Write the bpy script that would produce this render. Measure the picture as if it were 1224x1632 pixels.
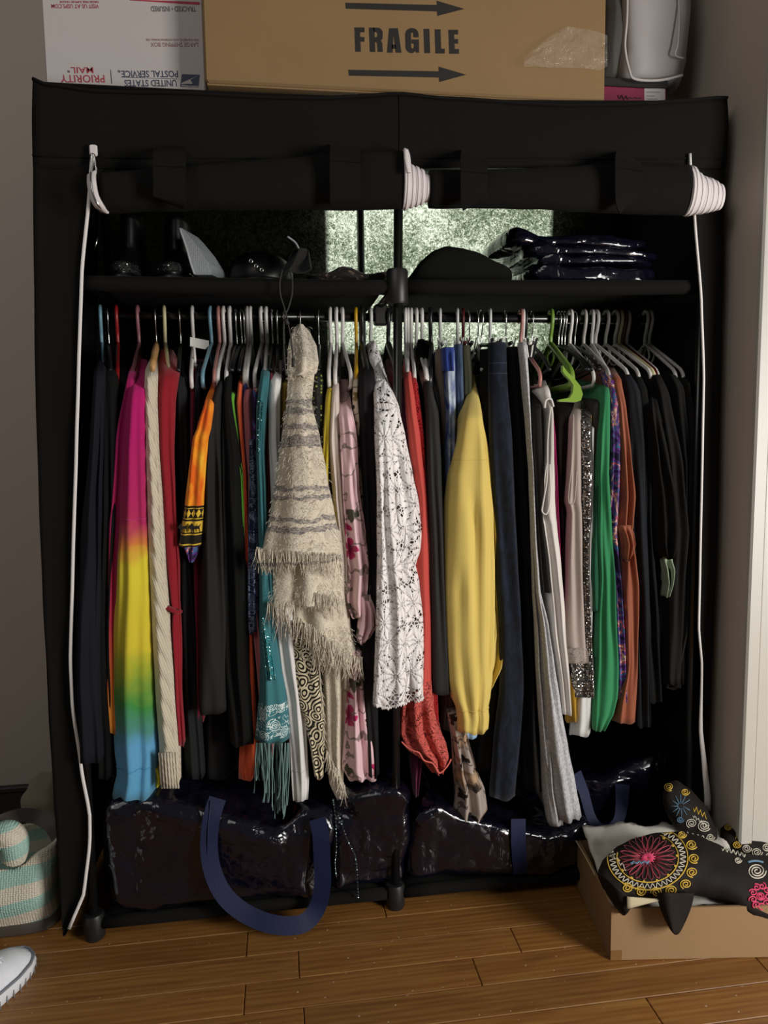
import bpy, bmesh, math, random
from mathutils import Vector, Matrix, noise
random.seed(7)
scene = bpy.context.scene
COL = scene.collection
for o in list(bpy.data.objects): bpy.data.objects.remove(o)

# ------------------------------------------------------------------ camera
FPX = 1180.0
YAW, PITCH, ROLL, CAMH = math.radians(8), math.radians(6.1), .014, 1.055
fw = Vector((math.sin(YAW)*math.cos(PITCH), math.cos(YAW)*math.cos(PITCH), -math.sin(PITCH)))
r0 = Vector((math.cos(YAW), -math.sin(YAW), 0)); u0 = r0.cross(fw)
rt = r0*math.cos(ROLL)-u0*math.sin(ROLL); up = u0*math.cos(ROLL)+r0*math.sin(ROLL)
def ray(x, y): return fw+rt*((x-612)/FPX)-up*((y-816)/FPX)
_d = ray(632, 1452); CAM = -_d*(CAMH/-_d.z)
def P(x, y, Y):                      # point of the photograph that lies in the plane y = Y
    d = ray(x, y); return CAM+d*((Y-CAM.y)/d.y)
def FL(x, y, z=0):                   # point of the photograph on the level z
    d = ray(x, y); return CAM+d*((z-CAM.z)/d.z)
cd = bpy.data.cameras.new('camera'); cam = bpy.data.objects.new('camera', cd); COL.objects.link(cam)
cd.sensor_fit = 'VERTICAL'; cd.sensor_height = 36; cd.lens = 36*FPX/1632; cd.clip_start = .02
M = Matrix((rt, up, -fw)).transposed().to_4x4(); M.translation = CAM; cam.matrix_world = M
scene.camera = cam

# ------------------------------------------------------------------ world, lights, exposure
w = bpy.data.worlds.new('world'); scene.world = w; w.use_nodes = True
w.node_tree.nodes['Background'].inputs[0].default_value = (1, .96, .92, 1)
w.node_tree.nodes['Background'].inputs[1].default_value = .06
def area(name, loc, target, sx, sy, power, col):
    l = bpy.data.lights.new(name, 'AREA'); l.shape = 'RECTANGLE'; l.size = sx; l.size_y = sy; l.energy = power; l.color = col
    o = bpy.data.objects.new(name, l); COL.objects.link(o); o.location = loc
    o.rotation_euler = (Vector(target)-Vector(loc)).to_track_quat('-Z', 'Y').to_euler(); return o
area('daylight_from_room_window', (1.95, -2.1, .95), (0.1, 0.1, .62), .8, 1.1, 76, (1, .965, .92))
area('added_fill_upper_left', (-1.25, -1.7, 2.6), (-.55, .5, 1.5), 1.3, 1.0, 10, (1, .95, .90))  # added soft fill for the left wall; no window is seen there
area('daylight_behind_closet', (.214, 3.6, 1.62), (.214, .5, 1.56), .9, .9, 620, (.96, 1, .90))
scene.view_settings.view_transform = 'Standard'; scene.view_settings.look = 'None'
scene.view_settings.exposure = 0.0; scene.view_settings.gamma = 1; scene.view_settings.use_curve_mapping = False

# ------------------------------------------------------------------ helpers
def tag(o, label=None, cat=None, group=None, kind=None):
    if label: o['label'] = label
    if cat: o['category'] = cat
    if group: o['group'] = group
    if kind: o['kind'] = kind
    return o
def empty(name, loc, label=None, cat=None, group=None, kind=None):
    o = bpy.data.objects.new(name, None); COL.objects.link(o); o.location = loc; o.empty_display_size = .05
    return tag(o, label, cat, group, kind)
def wloc(o):
    v = Vector(o.location)
    while o.parent: o = o.parent; v += Vector(o.location)
    return v
class MB:
    def __init__(s): s.v = []; s.f = []; s.uv = []; s.mi = []
    def add(s, vs, fs, uvs=None, mi=0):
        b = len(s.v); s.v += [Vector(v) for v in vs]; s.f += [tuple(i+b for i in f) for f in fs]
        s.uv += list(uvs) if uvs else [(v[0], v[2]) for v in vs]; s.mi += [mi]*len(fs); return s
    def box(s, a, b):
        x0, y0, z0 = a; x1, y1, z1 = b
        return s.add([(x0,y0,z0),(x1,y0,z0),(x1,y1,z0),(x0,y1,z0),(x0,y0,z1),(x1,y0,z1),(x1,y1,z1),(x0,y1,z1)],
                     [(0,3,2,1),(4,5,6,7),(0,1,5,4),(1,2,6,5),(2,3,7,6),(3,0,4,7)])
    def cbox(s, a, b, c):            # box with chamfered vertical and top edges
        x0, y0, z0 = a; x1, y1, z1 = b; rings = []
        for z, k in ((z0, c), (z0+c, 0), (z1-c, 0), (z1, c)):
            rings.append([(x0+k+c,y0+k,z),(x1-k-c,y0+k,z),(x1-k,y0+k+c,z),(x1-k,y1-k-c,z),(x1-k-c,y1-k,z),(x0+k+c,y1-k,z),(x0+k,y1-k-c,z),(x0+k,y0+k+c,z)])
        return s.loft(rings)
    def loft(s, rings, cap=True, closed=True, uvs=None):
        n = len(rings[0]); m = len(rings); b = len(s.v)
        vs = [p for r in rings for p in r]; fs = []
        k = n if closed else n-1
        for i in range(m-1):
            for j in range(k):
                j2 = (j+1) % n; fs.append((i*n+j, i*n+j2, (i+1)*n+j2, (i+1)*n+j))
        if cap and closed:
            fs.append(tuple(range(n-1, -1, -1))); fs.append(tuple((m-1)*n+j for j in range(n)))
        s.add(vs, fs, uvs); return s
    def tube(s, path, r, n=8, closed=False, flat=None):
        path = [Vector(p) for p in path]; L = len(path); rings = []
        t0 = (path[1]-path[0]).normalized(); nrm = t0.orthogonal().normalized()
        for i, p in enumerate(path):
            if closed: t = (path[(i+1) % L]-path[i-1]).normalized()
            else: t = (path[min(i+1, L-1)]-path[max(i-1, 0)]).normalized()
            nrm = nrm-t*nrm.dot(t)
            if nrm.length < 1e-6: nrm = t.orthogonal()
            nrm.normalize(); bi = t.cross(nrm); rr = r(i/(L-1)) if callable(r) else r
            rings.append([p+(nrm*math.cos(a)+bi*math.sin(a))*rr for a in [2*math.pi*k/n for k in range(n)]])
        if closed: rings.append(rings[0])
        return s.loft(rings, cap=not closed)
    def ribbon(s, path, width, nrm=(0,-1,0), th=.0025):
        path = [Vector(p) for p in path]; L = len(path); rings = []
        for i, p in enumerate(path):
            t = (path[min(i+1, L-1)]-path[max(i-1, 0)]).normalized()
            nn = Vector(nrm(i/(L-1))) if callable(nrm) else Vector(nrm)
            nn = (nn-t*nn.dot(t)); nn = nn.normalized() if nn.length > 1e-5 else t.orthogonal().normalized()
            wv = t.cross(nn); ww = width(i/(L-1)) if callable(width) else width
            rings.append([p-wv*ww/2-nn*th/2, p+wv*ww/2-nn*th/2, p+wv*ww/2+nn*th/2, p-wv*ww/2+nn*th/2])
        return s.loft(rings)
    def grid(s, fn, nu, nv, uvs=None):
        vs = [fn(i/nu, j/nv) for j in range(nv+1) for i in range(nu+1)]
        fs = [(j*(nu+1)+i, j*(nu+1)+i+1, (j+1)*(nu+1)+i+1, (j+1)*(nu+1)+i) for j in range(nv) for i in range(nu)]
        return s.add(vs, fs, uvs)
    def slab(s, fn, nu, nv, th):     # closed sheet with thickness th along +y
        b = len(s.v); s.grid(fn, nu, nv); n = (nu+1)*(nv+1)
        s.add([v+Vector((0, th, 0)) for v in s.v[b:b+n]], [tuple(reversed([i-b for i in f])) for f in s.f[-nu*nv:]])
        bd = [i for i in range(nu+1)]+[j*(nu+1)+nu for j in range(1, nv+1)]+[nv*(nu+1)+i for i in range(nu-1, -1, -1)]+[j*(nu+1) for j in range(nv-1, 0, -1)]
        for k in range(len(bd)):
            i, j = bd[k], bd[(k+1) % len(bd)]; s.f.append((b+j, b+i, b+n+i, b+n+j)); s.mi.append(0)
        return s
    def prism(s, pts, axis, th):     # polygon extruded by vector axis*th
        n = len(pts); a = Vector(axis)*th; pts = [Vector(p) for p in pts]
        return s.add(pts+[p+a for p in pts], [tuple(range(n)), tuple(range(2*n-1, n-1, -1))]+[((i+1) % n, i, n+i, n+(i+1) % n) for i in range(n)])
    def data(s, name, off, mat, smooth):
        me = bpy.data.meshes.new(name); me.from_pydata([v-off for v in s.v], [], s.f)
        uvl = me.uv_layers.new(name='UVMap'); li = [0]*len(me.loops); me.loops.foreach_get('vertex_index', li)
        uvl.data.foreach_set('uv', [c for i in li for c in s.uv[i][:2]])
        for m in (mat if isinstance(mat, (list, tuple)) else [mat]): me.materials.append(m)
        if any(s.mi): me.polygons.foreach_set('material_index', s.mi)
        me.validate(); 
        bm = bmesh.new(); bm.from_mesh(me); bmesh.ops.recalc_face_normals(bm, faces=bm.faces); bm.to_mesh(me); bm.free()
        me.polygons.foreach_set('use_smooth', [bool(smooth)]*len(me.polygons))
        if smooth and smooth is not True: 
            try: me.set_sharp_from_angle(angle=math.radians(smooth))
            except Exception: pass
        me.update(); return me
    def build(s, name, mat, parent=None, smooth=True, origin=None):
        if parent is not None: off = wloc(parent)
        elif origin is not None: off = Vector(origin)
        else:
            off = Vector((sum(v.x for v in s.v)/len(s.v), sum(v.y for v in s.v)/len(s.v), min(v.z for v in s.v)))
        o = bpy.data.objects.new(name, s.data(name, off, mat, smooth)); COL.objects.link(o)
        if parent is not None: o.parent = parent
        else: o.location = off
        return o
def lerp(a, b, t): return a+(b-a)*t
def smooth01(t): t = max(0, min(1, t)); return t*t*(3-2*t)
def interp(tab, y):                  # piecewise smooth interpolation of rows (y, a, b, ...)
    if y <= tab[0][0]: return tab[0][1:]
    for i in range(len(tab)-1):
        if y <= tab[i+1][0]:
            t = (y-tab[i][0])/(tab[i+1][0]-tab[i][0]); t = lerp(t, smooth01(t), .35)
            return tuple(lerp(p, q, t) for p, q in zip(tab[i][1:], tab[i+1][1:]))
    return tab[-1][1:]
def curve(pts, n=8, closed=False):   # Catmull-Rom through points
    pts = [Vector(p) for p in pts]; L = len(pts); out = []
    for i in range(L if closed else L-1):
        if closed: a, b, c, d = pts[i-1], pts[i], pts[(i+1) % L], pts[(i+2) % L]
        else: a, b, c, d = pts[max(i-1, 0)], pts[i], pts[i+1], pts[min(i+2, L-1)]
        for k in range(n):
            t = k/n; out.append(.5*((2*b)+(c-a)*t+(2*a-5*b+4*c-d)*t*t+(3*b-a-3*c+d)*t**3))
    if not closed: out.append(pts[-1])
    return out
def nz(x, y, z, s=1.0): return noise.noise(Vector((x*s, y*s, z*s)))

# ------------------------------------------------------------------ materials
def srgb(c):
    if isinstance(c, str): c = tuple(int(c[i:i+2], 16) for i in (0, 2, 4))
    return tuple((v/255/12.92 if v/255 <= .04045 else ((v/255+.055)/1.055)**2.4) for v in c)+(1,)
class NT:
    def __init__(s, name):
        s.m = bpy.data.materials.new(name); s.m.use_nodes = True; s.t = s.m.node_tree
        s.b = s.t.nodes['Principled BSDF']; s.out = s.t.nodes['Material Output']
    def n(s, typ, ins=None, **kw):
        nd = s.t.nodes.new('ShaderNode'+typ)
        for k, v in kw.items(): setattr(nd, k, v)
        for k, v in (ins or {}).items(): s.set(nd.inputs[k], v)
        return nd
    def set(s, sock, v):
        if isinstance(v, bpy.types.NodeSocket): s.t.links.new(v, sock)
        elif isinstance(v, bpy.types.Node): s.t.links.new(v.outputs[0], sock)
        else:
            try: sock.default_value = v
            except Exception: sock.default_value = v[:3]
    def P(s, **kw):
        for k, v in kw.items(): s.set(s.b.inputs[k.replace('_', ' ')], v)
    def math(s, op, a, b=None, clamp=False):
        nd = s.n('Math', {0: a}, operation=op, use_clamp=clamp)
        if b is not None: s.set(nd.inputs[1], b)
        return nd.outputs[0]
    def mix(s, fac, a, b, blend='MIX'):
        nd = s.n('Mix', data_type='RGBA', blend_type=blend); s.set(nd.inputs[0], fac); s.set(nd.inputs[6], a); s.set(nd.inputs[7], b); return nd.outputs[2]
    def ramp(s, fac, stops, interp='LINEAR'):
        nd = s.n('ValToRGB', {0: fac}); cr = nd.color_ramp; cr.interpolation = interp
        while len(cr.elements) < len(stops): cr.elements.new(.5)
        for e, (p, c) in zip(cr.elements, stops):
            e.position = p; e.color = c if len(c) == 4 else tuple(c)+(1,)
        return nd.outputs[0]
    def noise(s, scale, vec=None, detail=3, dist=0, rough=.5, out=0):
        nd = s.n('TexNoise', {'Scale': scale, 'Detail': detail, 'Distortion': dist, 'Roughness': rough})
        if vec is not None: s.set(nd.inputs['Vector'], vec)
        return nd.outputs[out]
    def obj(s): return s.n('TexCoord').outputs['Object']
    def uv(s): return s.n('TexCoord').outputs['UV']
    def map(s, vec, scale=(1,1,1), loc=(0,0,0), rot=(0,0,0)):
        return s.n('Mapping', {'Vector': vec, 'Scale': scale, 'Location': loc, 'Rotation': rot}).outputs[0]
    def bump(s, h, strength=.3, dist=.002):
        s.set(s.b.inputs['Normal'], s.n('Bump', {'Height': h, 'Strength': strength, 'Distance': dist}))
    def flower(s, vec, scale, petals, R=.42, soft=.05, rnd=1):
        """mask of petal shapes around random centres; returns (mask, centre distance, angle wave)"""
        v = s.map(vec, (scale,)*3); vo = s.n('TexVoronoi', {'Vector': v, 'Scale': 1, 'Randomness': rnd}, voronoi_dimensions='2D')
        d = s.n('VectorMath', {0: v, 1: vo.outputs['Position']}, operation='SUBTRACT'); sx = s.n('SeparateXYZ', {0: d.outputs[0]})
        th = s.math('ARCTAN2', sx.outputs[1], sx.outputs[0]); wv = s.math('ABSOLUTE', s.math('COSINE', s.math('MULTIPLY', th, petals/2)))
        rad = s.math('MULTIPLY', s.math('ADD', s.math('MULTIPLY', wv, .6), .4), R)
        m = s.n('MapRange', {'Value': s.math('SUBTRACT', rad, vo.outputs['Distance']), 'From Min': -soft, 'From Max': soft})
        return m.outputs[0], vo.outputs['Distance'], wv, vo.outputs['Color']
MATS = {}
def plain(name, col, rough=.6, metal=0, spec=.5, bump=0, bscale=200, var=0, coat=0):
    if name in MATS: return MATS[name]
    t = NT(name); c = srgb(col); t.P(Roughness=rough, Metallic=metal, Specular_IOR_Level=spec, Coat_Weight=coat)
    ob = t.obj()
    n = t.noise(9, ob, 4)
    t.P(Base_Color=t.mix(n, tuple(v*(1-var) for v in c[:3])+(1,), tuple(min(1, v*(1+var)) for v in c[:3])+(1,)))
    if bump: t.bump(t.noise(bscale, ob, 3), bump)
    MATS[name] = t.m; return t.m
def fab(name, col, rough=.9, var=.14, bump=.25, sheen=.15, scale=700):
    if name in MATS: return MATS[name]
    t = NT(name); c = srgb(col); sheen = 0 if max(c[:3]) < .05 else sheen; ob = t.obj(); n = t.noise(14, ob, 4); fine = t.noise(scale, ob, 2)
    k = t.math('ADD', t.math('MULTIPLY', n, .7), t.math('MULTIPLY', fine, .3))
    t.P(Base_Color=t.mix(k, tuple(v*(1-var) for v in c[:3])+(1,), tuple(min(1, v*(1+var)) for v in c[:3])+(1,)), Roughness=rough, Sheen_Weight=sheen, Specular_IOR_Level=.2)
    t.bump(fine, bump, .001); MATS[name] = t.m; return t.m
def stripes_v(t, stops):             # colour by height inside the object's own bounds
    g = t.n('TexCoord').outputs['Generated']; z = t.n('SeparateXYZ', {0: g}).outputs[2]; return z
# ------------------------------------------------------------------ the setting
def wood_mat():
    t = NT('oak_floor'); ob = t.n('TexCoord').outputs['Object']; rnd = t.n('ObjectInfo').outputs['Random']
    off = t.n('CombineXYZ', {0: t.math('MULTIPLY', rnd, 37.0), 1: t.math('MULTIPLY', rnd, 11.0), 2: 0})
    v = t.n('VectorMath', {0: ob, 1: off.outputs[0]}, operation='ADD').outputs[0]
    v1 = t.map(v, (1.6, 22, 1)); g1 = t.noise(3.2, v1, 6, .6, .6)
    wv = t.n('TexWave', {'Vector': t.map(v, (.55, 8.5, 1)), 'Scale': 2.6, 'Distortion': 7, 'Detail': 3, 'Detail Scale': 1.2}, bands_direction='Y').outputs[0]
    fine = t.noise(60, t.map(v, (1, 30, 1)), 3)
    k = t.math('ADD', t.math('MULTIPLY', g1, .80), t.math('MULTIPLY', wv, .13)); k = t.math('ADD', k, t.math('MULTIPLY', fine, .18))
    c = t.ramp(k, [(.15, srgb('523416')), (.5, srgb('87592a')), (.85, srgb('a1783e'))])
    hue = t.n('HueSaturation', {'Hue': .5, 'Saturation': 1, 'Value': t.math('ADD', t.math('MULTIPLY', rnd, .3), .82), 'Color': c}).outputs[0]
    dust = t.math('GREATER_THAN', t.noise(85, ob, 1), .765)
    t.P(Base_Color=t.mix(t.math('MULTIPLY', dust, .55), hue, srgb('d8cdb8')), Roughness=t.math('ADD', t.math('MULTIPLY', fine, .2), .32), Specular_IOR_Level=.45)
    t.bump(k, .12, .002); return t.m
WOOD = wood_mat()
PAINT = plain('wall_paint', 'c2b6aa', .75, bump=.06, bscale=260, var=.03)
WHITE_PAINT = plain('white_gloss_paint', 'b4b1a8', .42, bump=.04, bscale=120, var=.02)
DARKBASE = plain('dark_baseboard_paint', '33302c', .5, var=.1)
fl = tag(MB().box((-2.2, -3.0, -.05), (2.4, .75, -.010)).build('floor', plain('subfloor_dark', '3a2512', .8), smooth=False, origin=(0, 0, -.05)), kind='structure')
rng = random.Random(3); PW = .0765; cache = {}
row = 0; y = .52
while y > -1.55:
    x = -1.75-rng.random()*.6
    while x < 1.7:
        L = rng.choice((.45, .6, .75, .9, 1.05))
        me = cache.get(L)
        if me is None:
            mb = MB().cbox((0, 0, -.0095), (L-.0016, PW-.0014, 0), .0012); me = cache[L] = mb.data('plank', Vector((0, 0, 0)), WOOD, False)
        o = bpy.data.objects.new('plank', me); COL.objects.link(o); o.parent = fl; o.location = (x, y-PW, .05+rng.uniform(-.0004, .0002)); x += L
    y -= PW
WY = .480
wx0, wx1, wz0, wz1 = -.118, .545, 1.235, 2.25
wb = MB().box((-2.2, WY, -.01), (wx0, WY+.12, 2.7)).box((wx1, WY, -.01), (1.3, WY+.12, 2.7)).box((wx0, WY, -.01), (wx1, WY+.12, wz0)).box((wx0, WY, wz1), (wx1, WY+.12, 2.7))
tag(wb.build('wall_back', PAINT, smooth=False), kind='structure')
win = empty('window_1', (.21, WY+.05, wz0), kind='structure')
fr = MB()
for a, b in (((wx0, WY+.03, wz0), (wx0+.035, WY+.08, wz1)), ((wx1-.035, WY+.03, wz0), (wx1, WY+.08, wz1)), ((wx0+.035, WY+.03, wz0), (wx1-.035, WY+.08, wz0+.04)), ((wx0+.035, WY+.03, wz1-.04), (wx1-.035, WY+.08, wz1))): fr.box(a, b)
fr.build('window_frame', WHITE_PAINT, win, smooth=False)
tg = NT('window_glass'); tg.P(Base_Color=(1, 1, 1, 1), Roughness=0, Alpha=.12, Specular_IOR_Level=.5)
MB().box((wx0+.035, WY+.052, wz0+.04), (wx1-.035, WY+.056, wz1-.04)).build('pane', tg.m, win, smooth=False)
XR, YC = .76, -.09
tag(MB().box((XR, YC+.012, -.01), (1.3, WY, 2.7)).build('wall_right', PAINT, smooth=False), kind='structure')
tr = MB().cbox((XR-.004, YC-.004, 0), (XR+.028, YC+.014, 2.7), .004).cbox((XR+.028, YC+.001, 0), (XR+.12, YC+.013, 2.7), .002).cbox((XR+.12, YC-.006, 0), (XR+.145, YC+.013, 2.7), .004)
tag(tr.build('trim_1', WHITE_PAINT, smooth=False), kind='structure')
bb = MB().cbox((-2.2, WY-.014, 0), (-.73, WY, .125), .003).cbox((-2.2, WY-.02, .125), (-.73, WY, .14), .003)
tag(bb.build('baseboard_back', DARKBASE, smooth=False), kind='structure')

# ------------------------------------------------------------------ fabric wardrobe
BLK = fab('black_cover_fabric', '0f0e0d', .95, .12, .35, .0, 500)
BLK2 = plain('black_plastic', '1c1c1c', .45, var=.1)
BLKPOLE = plain('black_pole_paint', '161616', .28, spec=.6)
ZIPW = fab('white_zipper_tape', 'e2dedb', .8, .05, .4, .1, 300)
PIPEW = fab('white_piping', 'd9d2d2', .85, .06, .3, .1, 300)
STEEL = plain('bright_steel', 'c9c9c6', .25, 1)
def back_mat():
    t = NT('thin_nonwoven_back'); ob = t.obj()
    f1 = t.noise(120, t.map(ob, (1, 1, 1.0)), 6, 1.2, .8); f2 = t.noise(300, t.map(ob, (1, 1, .9), rot=(0, .6, 0)), 3, 2.2, .7)
    f3 = t.noise(7, ob, 3)
    k = t.math('ADD', t.math('MULTIPLY', f1, .7), t.math('MULTIPLY', f2, .45)); k = t.math('ADD', k, t.math('MULTIPLY', f3, .22))
    c = t.ramp(k, [(.54, srgb('1a2016')), (.66, srgb('6c7962')), (.76, srgb('f4f8ee'))])
    tl = t.n('BsdfTranslucent', {'Color': t.mix(.66, c, (0, 0, 0, 1))}); df = t.n('BsdfDiffuse', {'Color': (.006, .006, .005, 1), 'Roughness': .9})
    mx = t.n('MixShader', {0: .80, 1: df.outputs[0], 2: tl.outputs[0]})
    t.t.links.new(mx.outputs[0], t.out.inputs[0]); return t.m
WD = empty('fabric_wardrobe', (.02, .22, 0), 'black fabric wardrobe with rolled-up doors and white zippers against the wall', 'wardrobe')
DEP, ROD_Y = .455, .23
def wrk(x, z, a=.004): return a*(nz(x*3, z*7, 1.3)+.6*nz(x*9, z*12, 5))
topl = [(52, 126), (66, 134), (150, 146), (330, 151), (430, 157), (500, 158), (580, 153), (635, 150), (700, 157), (900, 167), (1000, 166), (1100, 161), (1140, 157), (1158, 157)]
toptab = [(a, b) for a, b in topl]
def head(u, v):
    px = lerp(52, 1158, u); ty = interp(toptab, px)[0]; py = lerp(ty, 268, v); q = P(px, py, 0)
    q.y += wrk(q.x, q.z, .005)-.006*math.sin(v*math.pi)+.004*0; return q
MB().slab(head, 80, 12, .003).build('header_panel', BLK, WD)
# seam folds along the top edge
def seam(v0, r):
    pts = [head(i/60, v0)+Vector((0, -.0015, 0)) for i in range(61)]; return MB().tube(pts, r, 5)
seam(.0, .0035).build('top_seam', BLK, WD); seam(.86, .0016).build('lower_seam', BLK, WD)
MB().tube([head(.528, i/12)+Vector((0, -.001, 0)) for i in range(13)], .0012, 5).build('centre_seam', BLK, WD)
lo = [(126, 52), (300, 53), (500, 55), (650, 57), (800, 62), (950, 68), (1100, 76), (1250, 84), (1350, 90), (1440, 96), (1494, 100)]
li = [(126, 150), (232, 149), (300, 144), (440, 131), (600, 126), (700, 123), (900, 117), (1050, 113), (1120, 116), (1220, 130), (1300, 144), (1340, 144), (1420, 135), (1465, 117), (1494, 103)]
ro_ = [(157, 1158), (400, 1154), (600, 1149), (800, 1143), (1000, 1137), (1150, 1131), (1300, 1126), (1396, 1122)]
ri = [(157, 1100), (250, 1098), (340, 1105), (480, 1116), (600, 1120), (700, 1118), (900, 1114), (1000, 1112), (1060, 1117), (1160, 1115), (1230, 1122), (1290, 1129), (1330, 1132)]
def zl(py): return P(interp(li, py)[0], py, -.004)
def zr(py): return P(min(interp(ri, py)[0], interp(ro_, py)[0]-1), py, -.004)
def lstrip(u, v):
    py = lerp(262, 1494, v); a = P(interp(lo, py)[0], py, 0); b = zl(py); q = a.lerp(b, u); q.y += wrk(q.x*2, q.z*.5, .005)+.006*math.sin(u*math.pi); return q
def rstrip(u, v):
    py = lerp(264, 1396, v); a = zr(py); b = P(interp(ro_, py)[0], py, 0); q = a.lerp(b, u); q.y += wrk(q.x*2, q.z*.5, .005)+.006*math.sin(u*math.pi); return q
MB().slab(lstrip, 8, 70, .003).build('front_strip', BLK, WD)
MB().slab(rstrip, 8, 70, .003).build('front_strip', BLK, WD)
zp = [zl(y_)+Vector((0, -.004, 0)) for y_ in range(236, 1496, 18)]
za = MB().ribbon(zp, .0062, (.2, -1, 0), .004).build('zipper', ZIPW, WD)
zq = [zr(y_)+Vector((0, -.004, 0)) for y_ in range(246, 1300, 18)]
zb = MB().ribbon(zq, lambda t: .0045+.010*max(0, t-.82)/.18, (-.2, -1, 0), .004).build('zipper', ZIPW, WD)
zc = P(149, 240, -.012)
MB().cbox((zc.x-.007, zc.y-.004, zc.z-.010), (zc.x+.007, zc.y+.004, zc.z+.010), .002).build('zipper_slider', PIPEW, za, smooth=False)
loop = [zc+Vector((.009*math.cos(a)*(.55 if math.sin(a) < 0 else .4), -.006, -.028+.020*math.sin(a))) for a in [i*math.pi/10 for i in range(20)]]
MB().tube(loop, .0022, 6, True).build('zipper_pull', STEEL, za)
# side, top and back panels
def side(sgn):
    tab = lo if sgn < 0 else ro_
    y0, y1 = (128, 1492) if sgn < 0 else (158, 1396)
    def fn(u, v):
        q = P(interp(tab, lerp(y0, y1, v))[0], lerp(y0, y1, v), 0); x = lerp(q.x, q.x*.985+sgn*.004, u); return Vector((x+sgn*.004*nz(u*3, q.z*3, 2), u*DEP+.003, q.z))
    mb = MB(); mb.grid(fn, 10, 24); return mb
for s_ in (-1, 1):
    sp = side(s_).build('side_panel', BLK, WD); md = sp.modifiers.new('s', 'SOLIDIFY'); md.thickness = .002
xa, xb = P(52, 128, 0).x, P(1158, 157, 0).x
tp = MB(); tp.grid(lambda u, v: Vector((lerp(xa, xb, u), v*DEP+.003, lerp(1.712, 1.742, u)-.012*math.sin(u*math.pi)-.006*math.sin(v*math.pi))), 24, 8)
o = tp.build('top_panel', BLK, WD); md = o.modifiers.new('s', 'SOLIDIFY'); md.thickness = .002; md.offset = -1
bp = MB(); bp.grid(lambda u, v: Vector((lerp(xa-.05, xb+.01, u), DEP+.004+.004*nz(u*9, v*9, 3), lerp(1.715, .02, v))), 40, 40)
bp.build('back_panel', back_mat(), WD)
# frame
def pole(x0, x1, y_, z0, z1, r=.0095):
    return MB().tube([(x0, y_, z0), (lerp(x0, x1, .5), y_, lerp(z0, z1, .5)), (x1, y_, z1)], r, 12).build('pole', BLKPOLE, WD)
xl0, xc0, xr0 = -.645, .0, .695
xl1, xc1, xr1 = -.632, .028, .690
for Y_ in (.018, DEP-.02):
    for a, b in ((xl0, xl1), (xc0, xc1), (xr0, xr1)):
        if Y_ > .1 and a == xc0: a = b = -.005
        pole(a, b, Y_, .02, 1.69)
        MB().tube([(a, Y_, 0), (a, Y_, .006), (a, Y_, .048), (a, Y_, .055)], lambda t: .0215 if .05 < t < .95 else .019, 16).build('foot', BLK2, WD, smooth=40)
zs = 1.352
MB().tube([(.021, .018, zs-.035), (.021, .018, zs-.03), (.021, .018, zs+.03), (.021, .018, zs+.035)], lambda t: .0225 if .05 < t < .95 else .020, 16).build('connector', BLK2, WD, smooth=40)
for a, b, za_, zb_ in ((xl1+.02, .0, 1.353, 1.352), (.042, xr1, 1.354, 1.362)):
    MB().tube([(lerp(a, b, i/12), .024, lerp(za_, zb_, i/12)-.003*math.sin(i/12*math.pi)) for i in range(13)], .0150, 14).build('shelf_bar', BLK, WD)
    MB().tube([(a, DEP-.02, za_), (b, DEP-.02, zb_)], .010, 10).build('shelf_bar', BLKPOLE, WD)
    sh = MB(); sh.grid(lambda u, v: Vector((lerp(a, b, u), lerp(.012, DEP-.015, v), lerp(za_, zb_, u)+.012-.006*math.sin(v*math.pi))), 12, 6)
    o = sh.build('shelf', BLK, WD); md = o.modifiers.new('s', 'SOLIDIFY'); md.thickness = .002
    MB().tube([(a, ROD_Y, 1.322), (b, ROD_Y, 1.324)], .0095, 12).build('hanging_rod', BLKPOLE, WD)
MB().tube([(.021, .018, zs), (.012, DEP-.02, zs)], .009, 10).build('shelf_bar', BLKPOLE, WD)
MB().cbox((.0, ROD_Y-.014, 1.305), (.03, ROD_Y+.014, 1.352), .003).build('rod_bracket', BLK2, WD, smooth=False)
for a, b, z0, z1 in ((xl0+.02, xc0-.02, .034, .034), (xc0+.02, xr0-.02, .034, .034)):
    MB().tube([(lerp(a, b, i/10), .016, lerp(z0, z1, i/10)) for i in range(11)], .0135, 12).build('bottom_bar', BLK, WD)
    MB().tube([(a, DEP-.02, z0), (b, DEP-.02, z0)], .010, 10).build('bottom_bar', BLKPOLE, WD)
    bs = MB(); bs.grid(lambda u, v: Vector((lerp(a, b, u), lerp(.014, DEP-.015, v), .043-.008*math.sin(v*math.pi))), 12, 6)
    o = bs.build('bottom_sheet', BLK, WD); md = o.modifiers.new('s', 'SOLIDIFY'); md.thickness = .002
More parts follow.
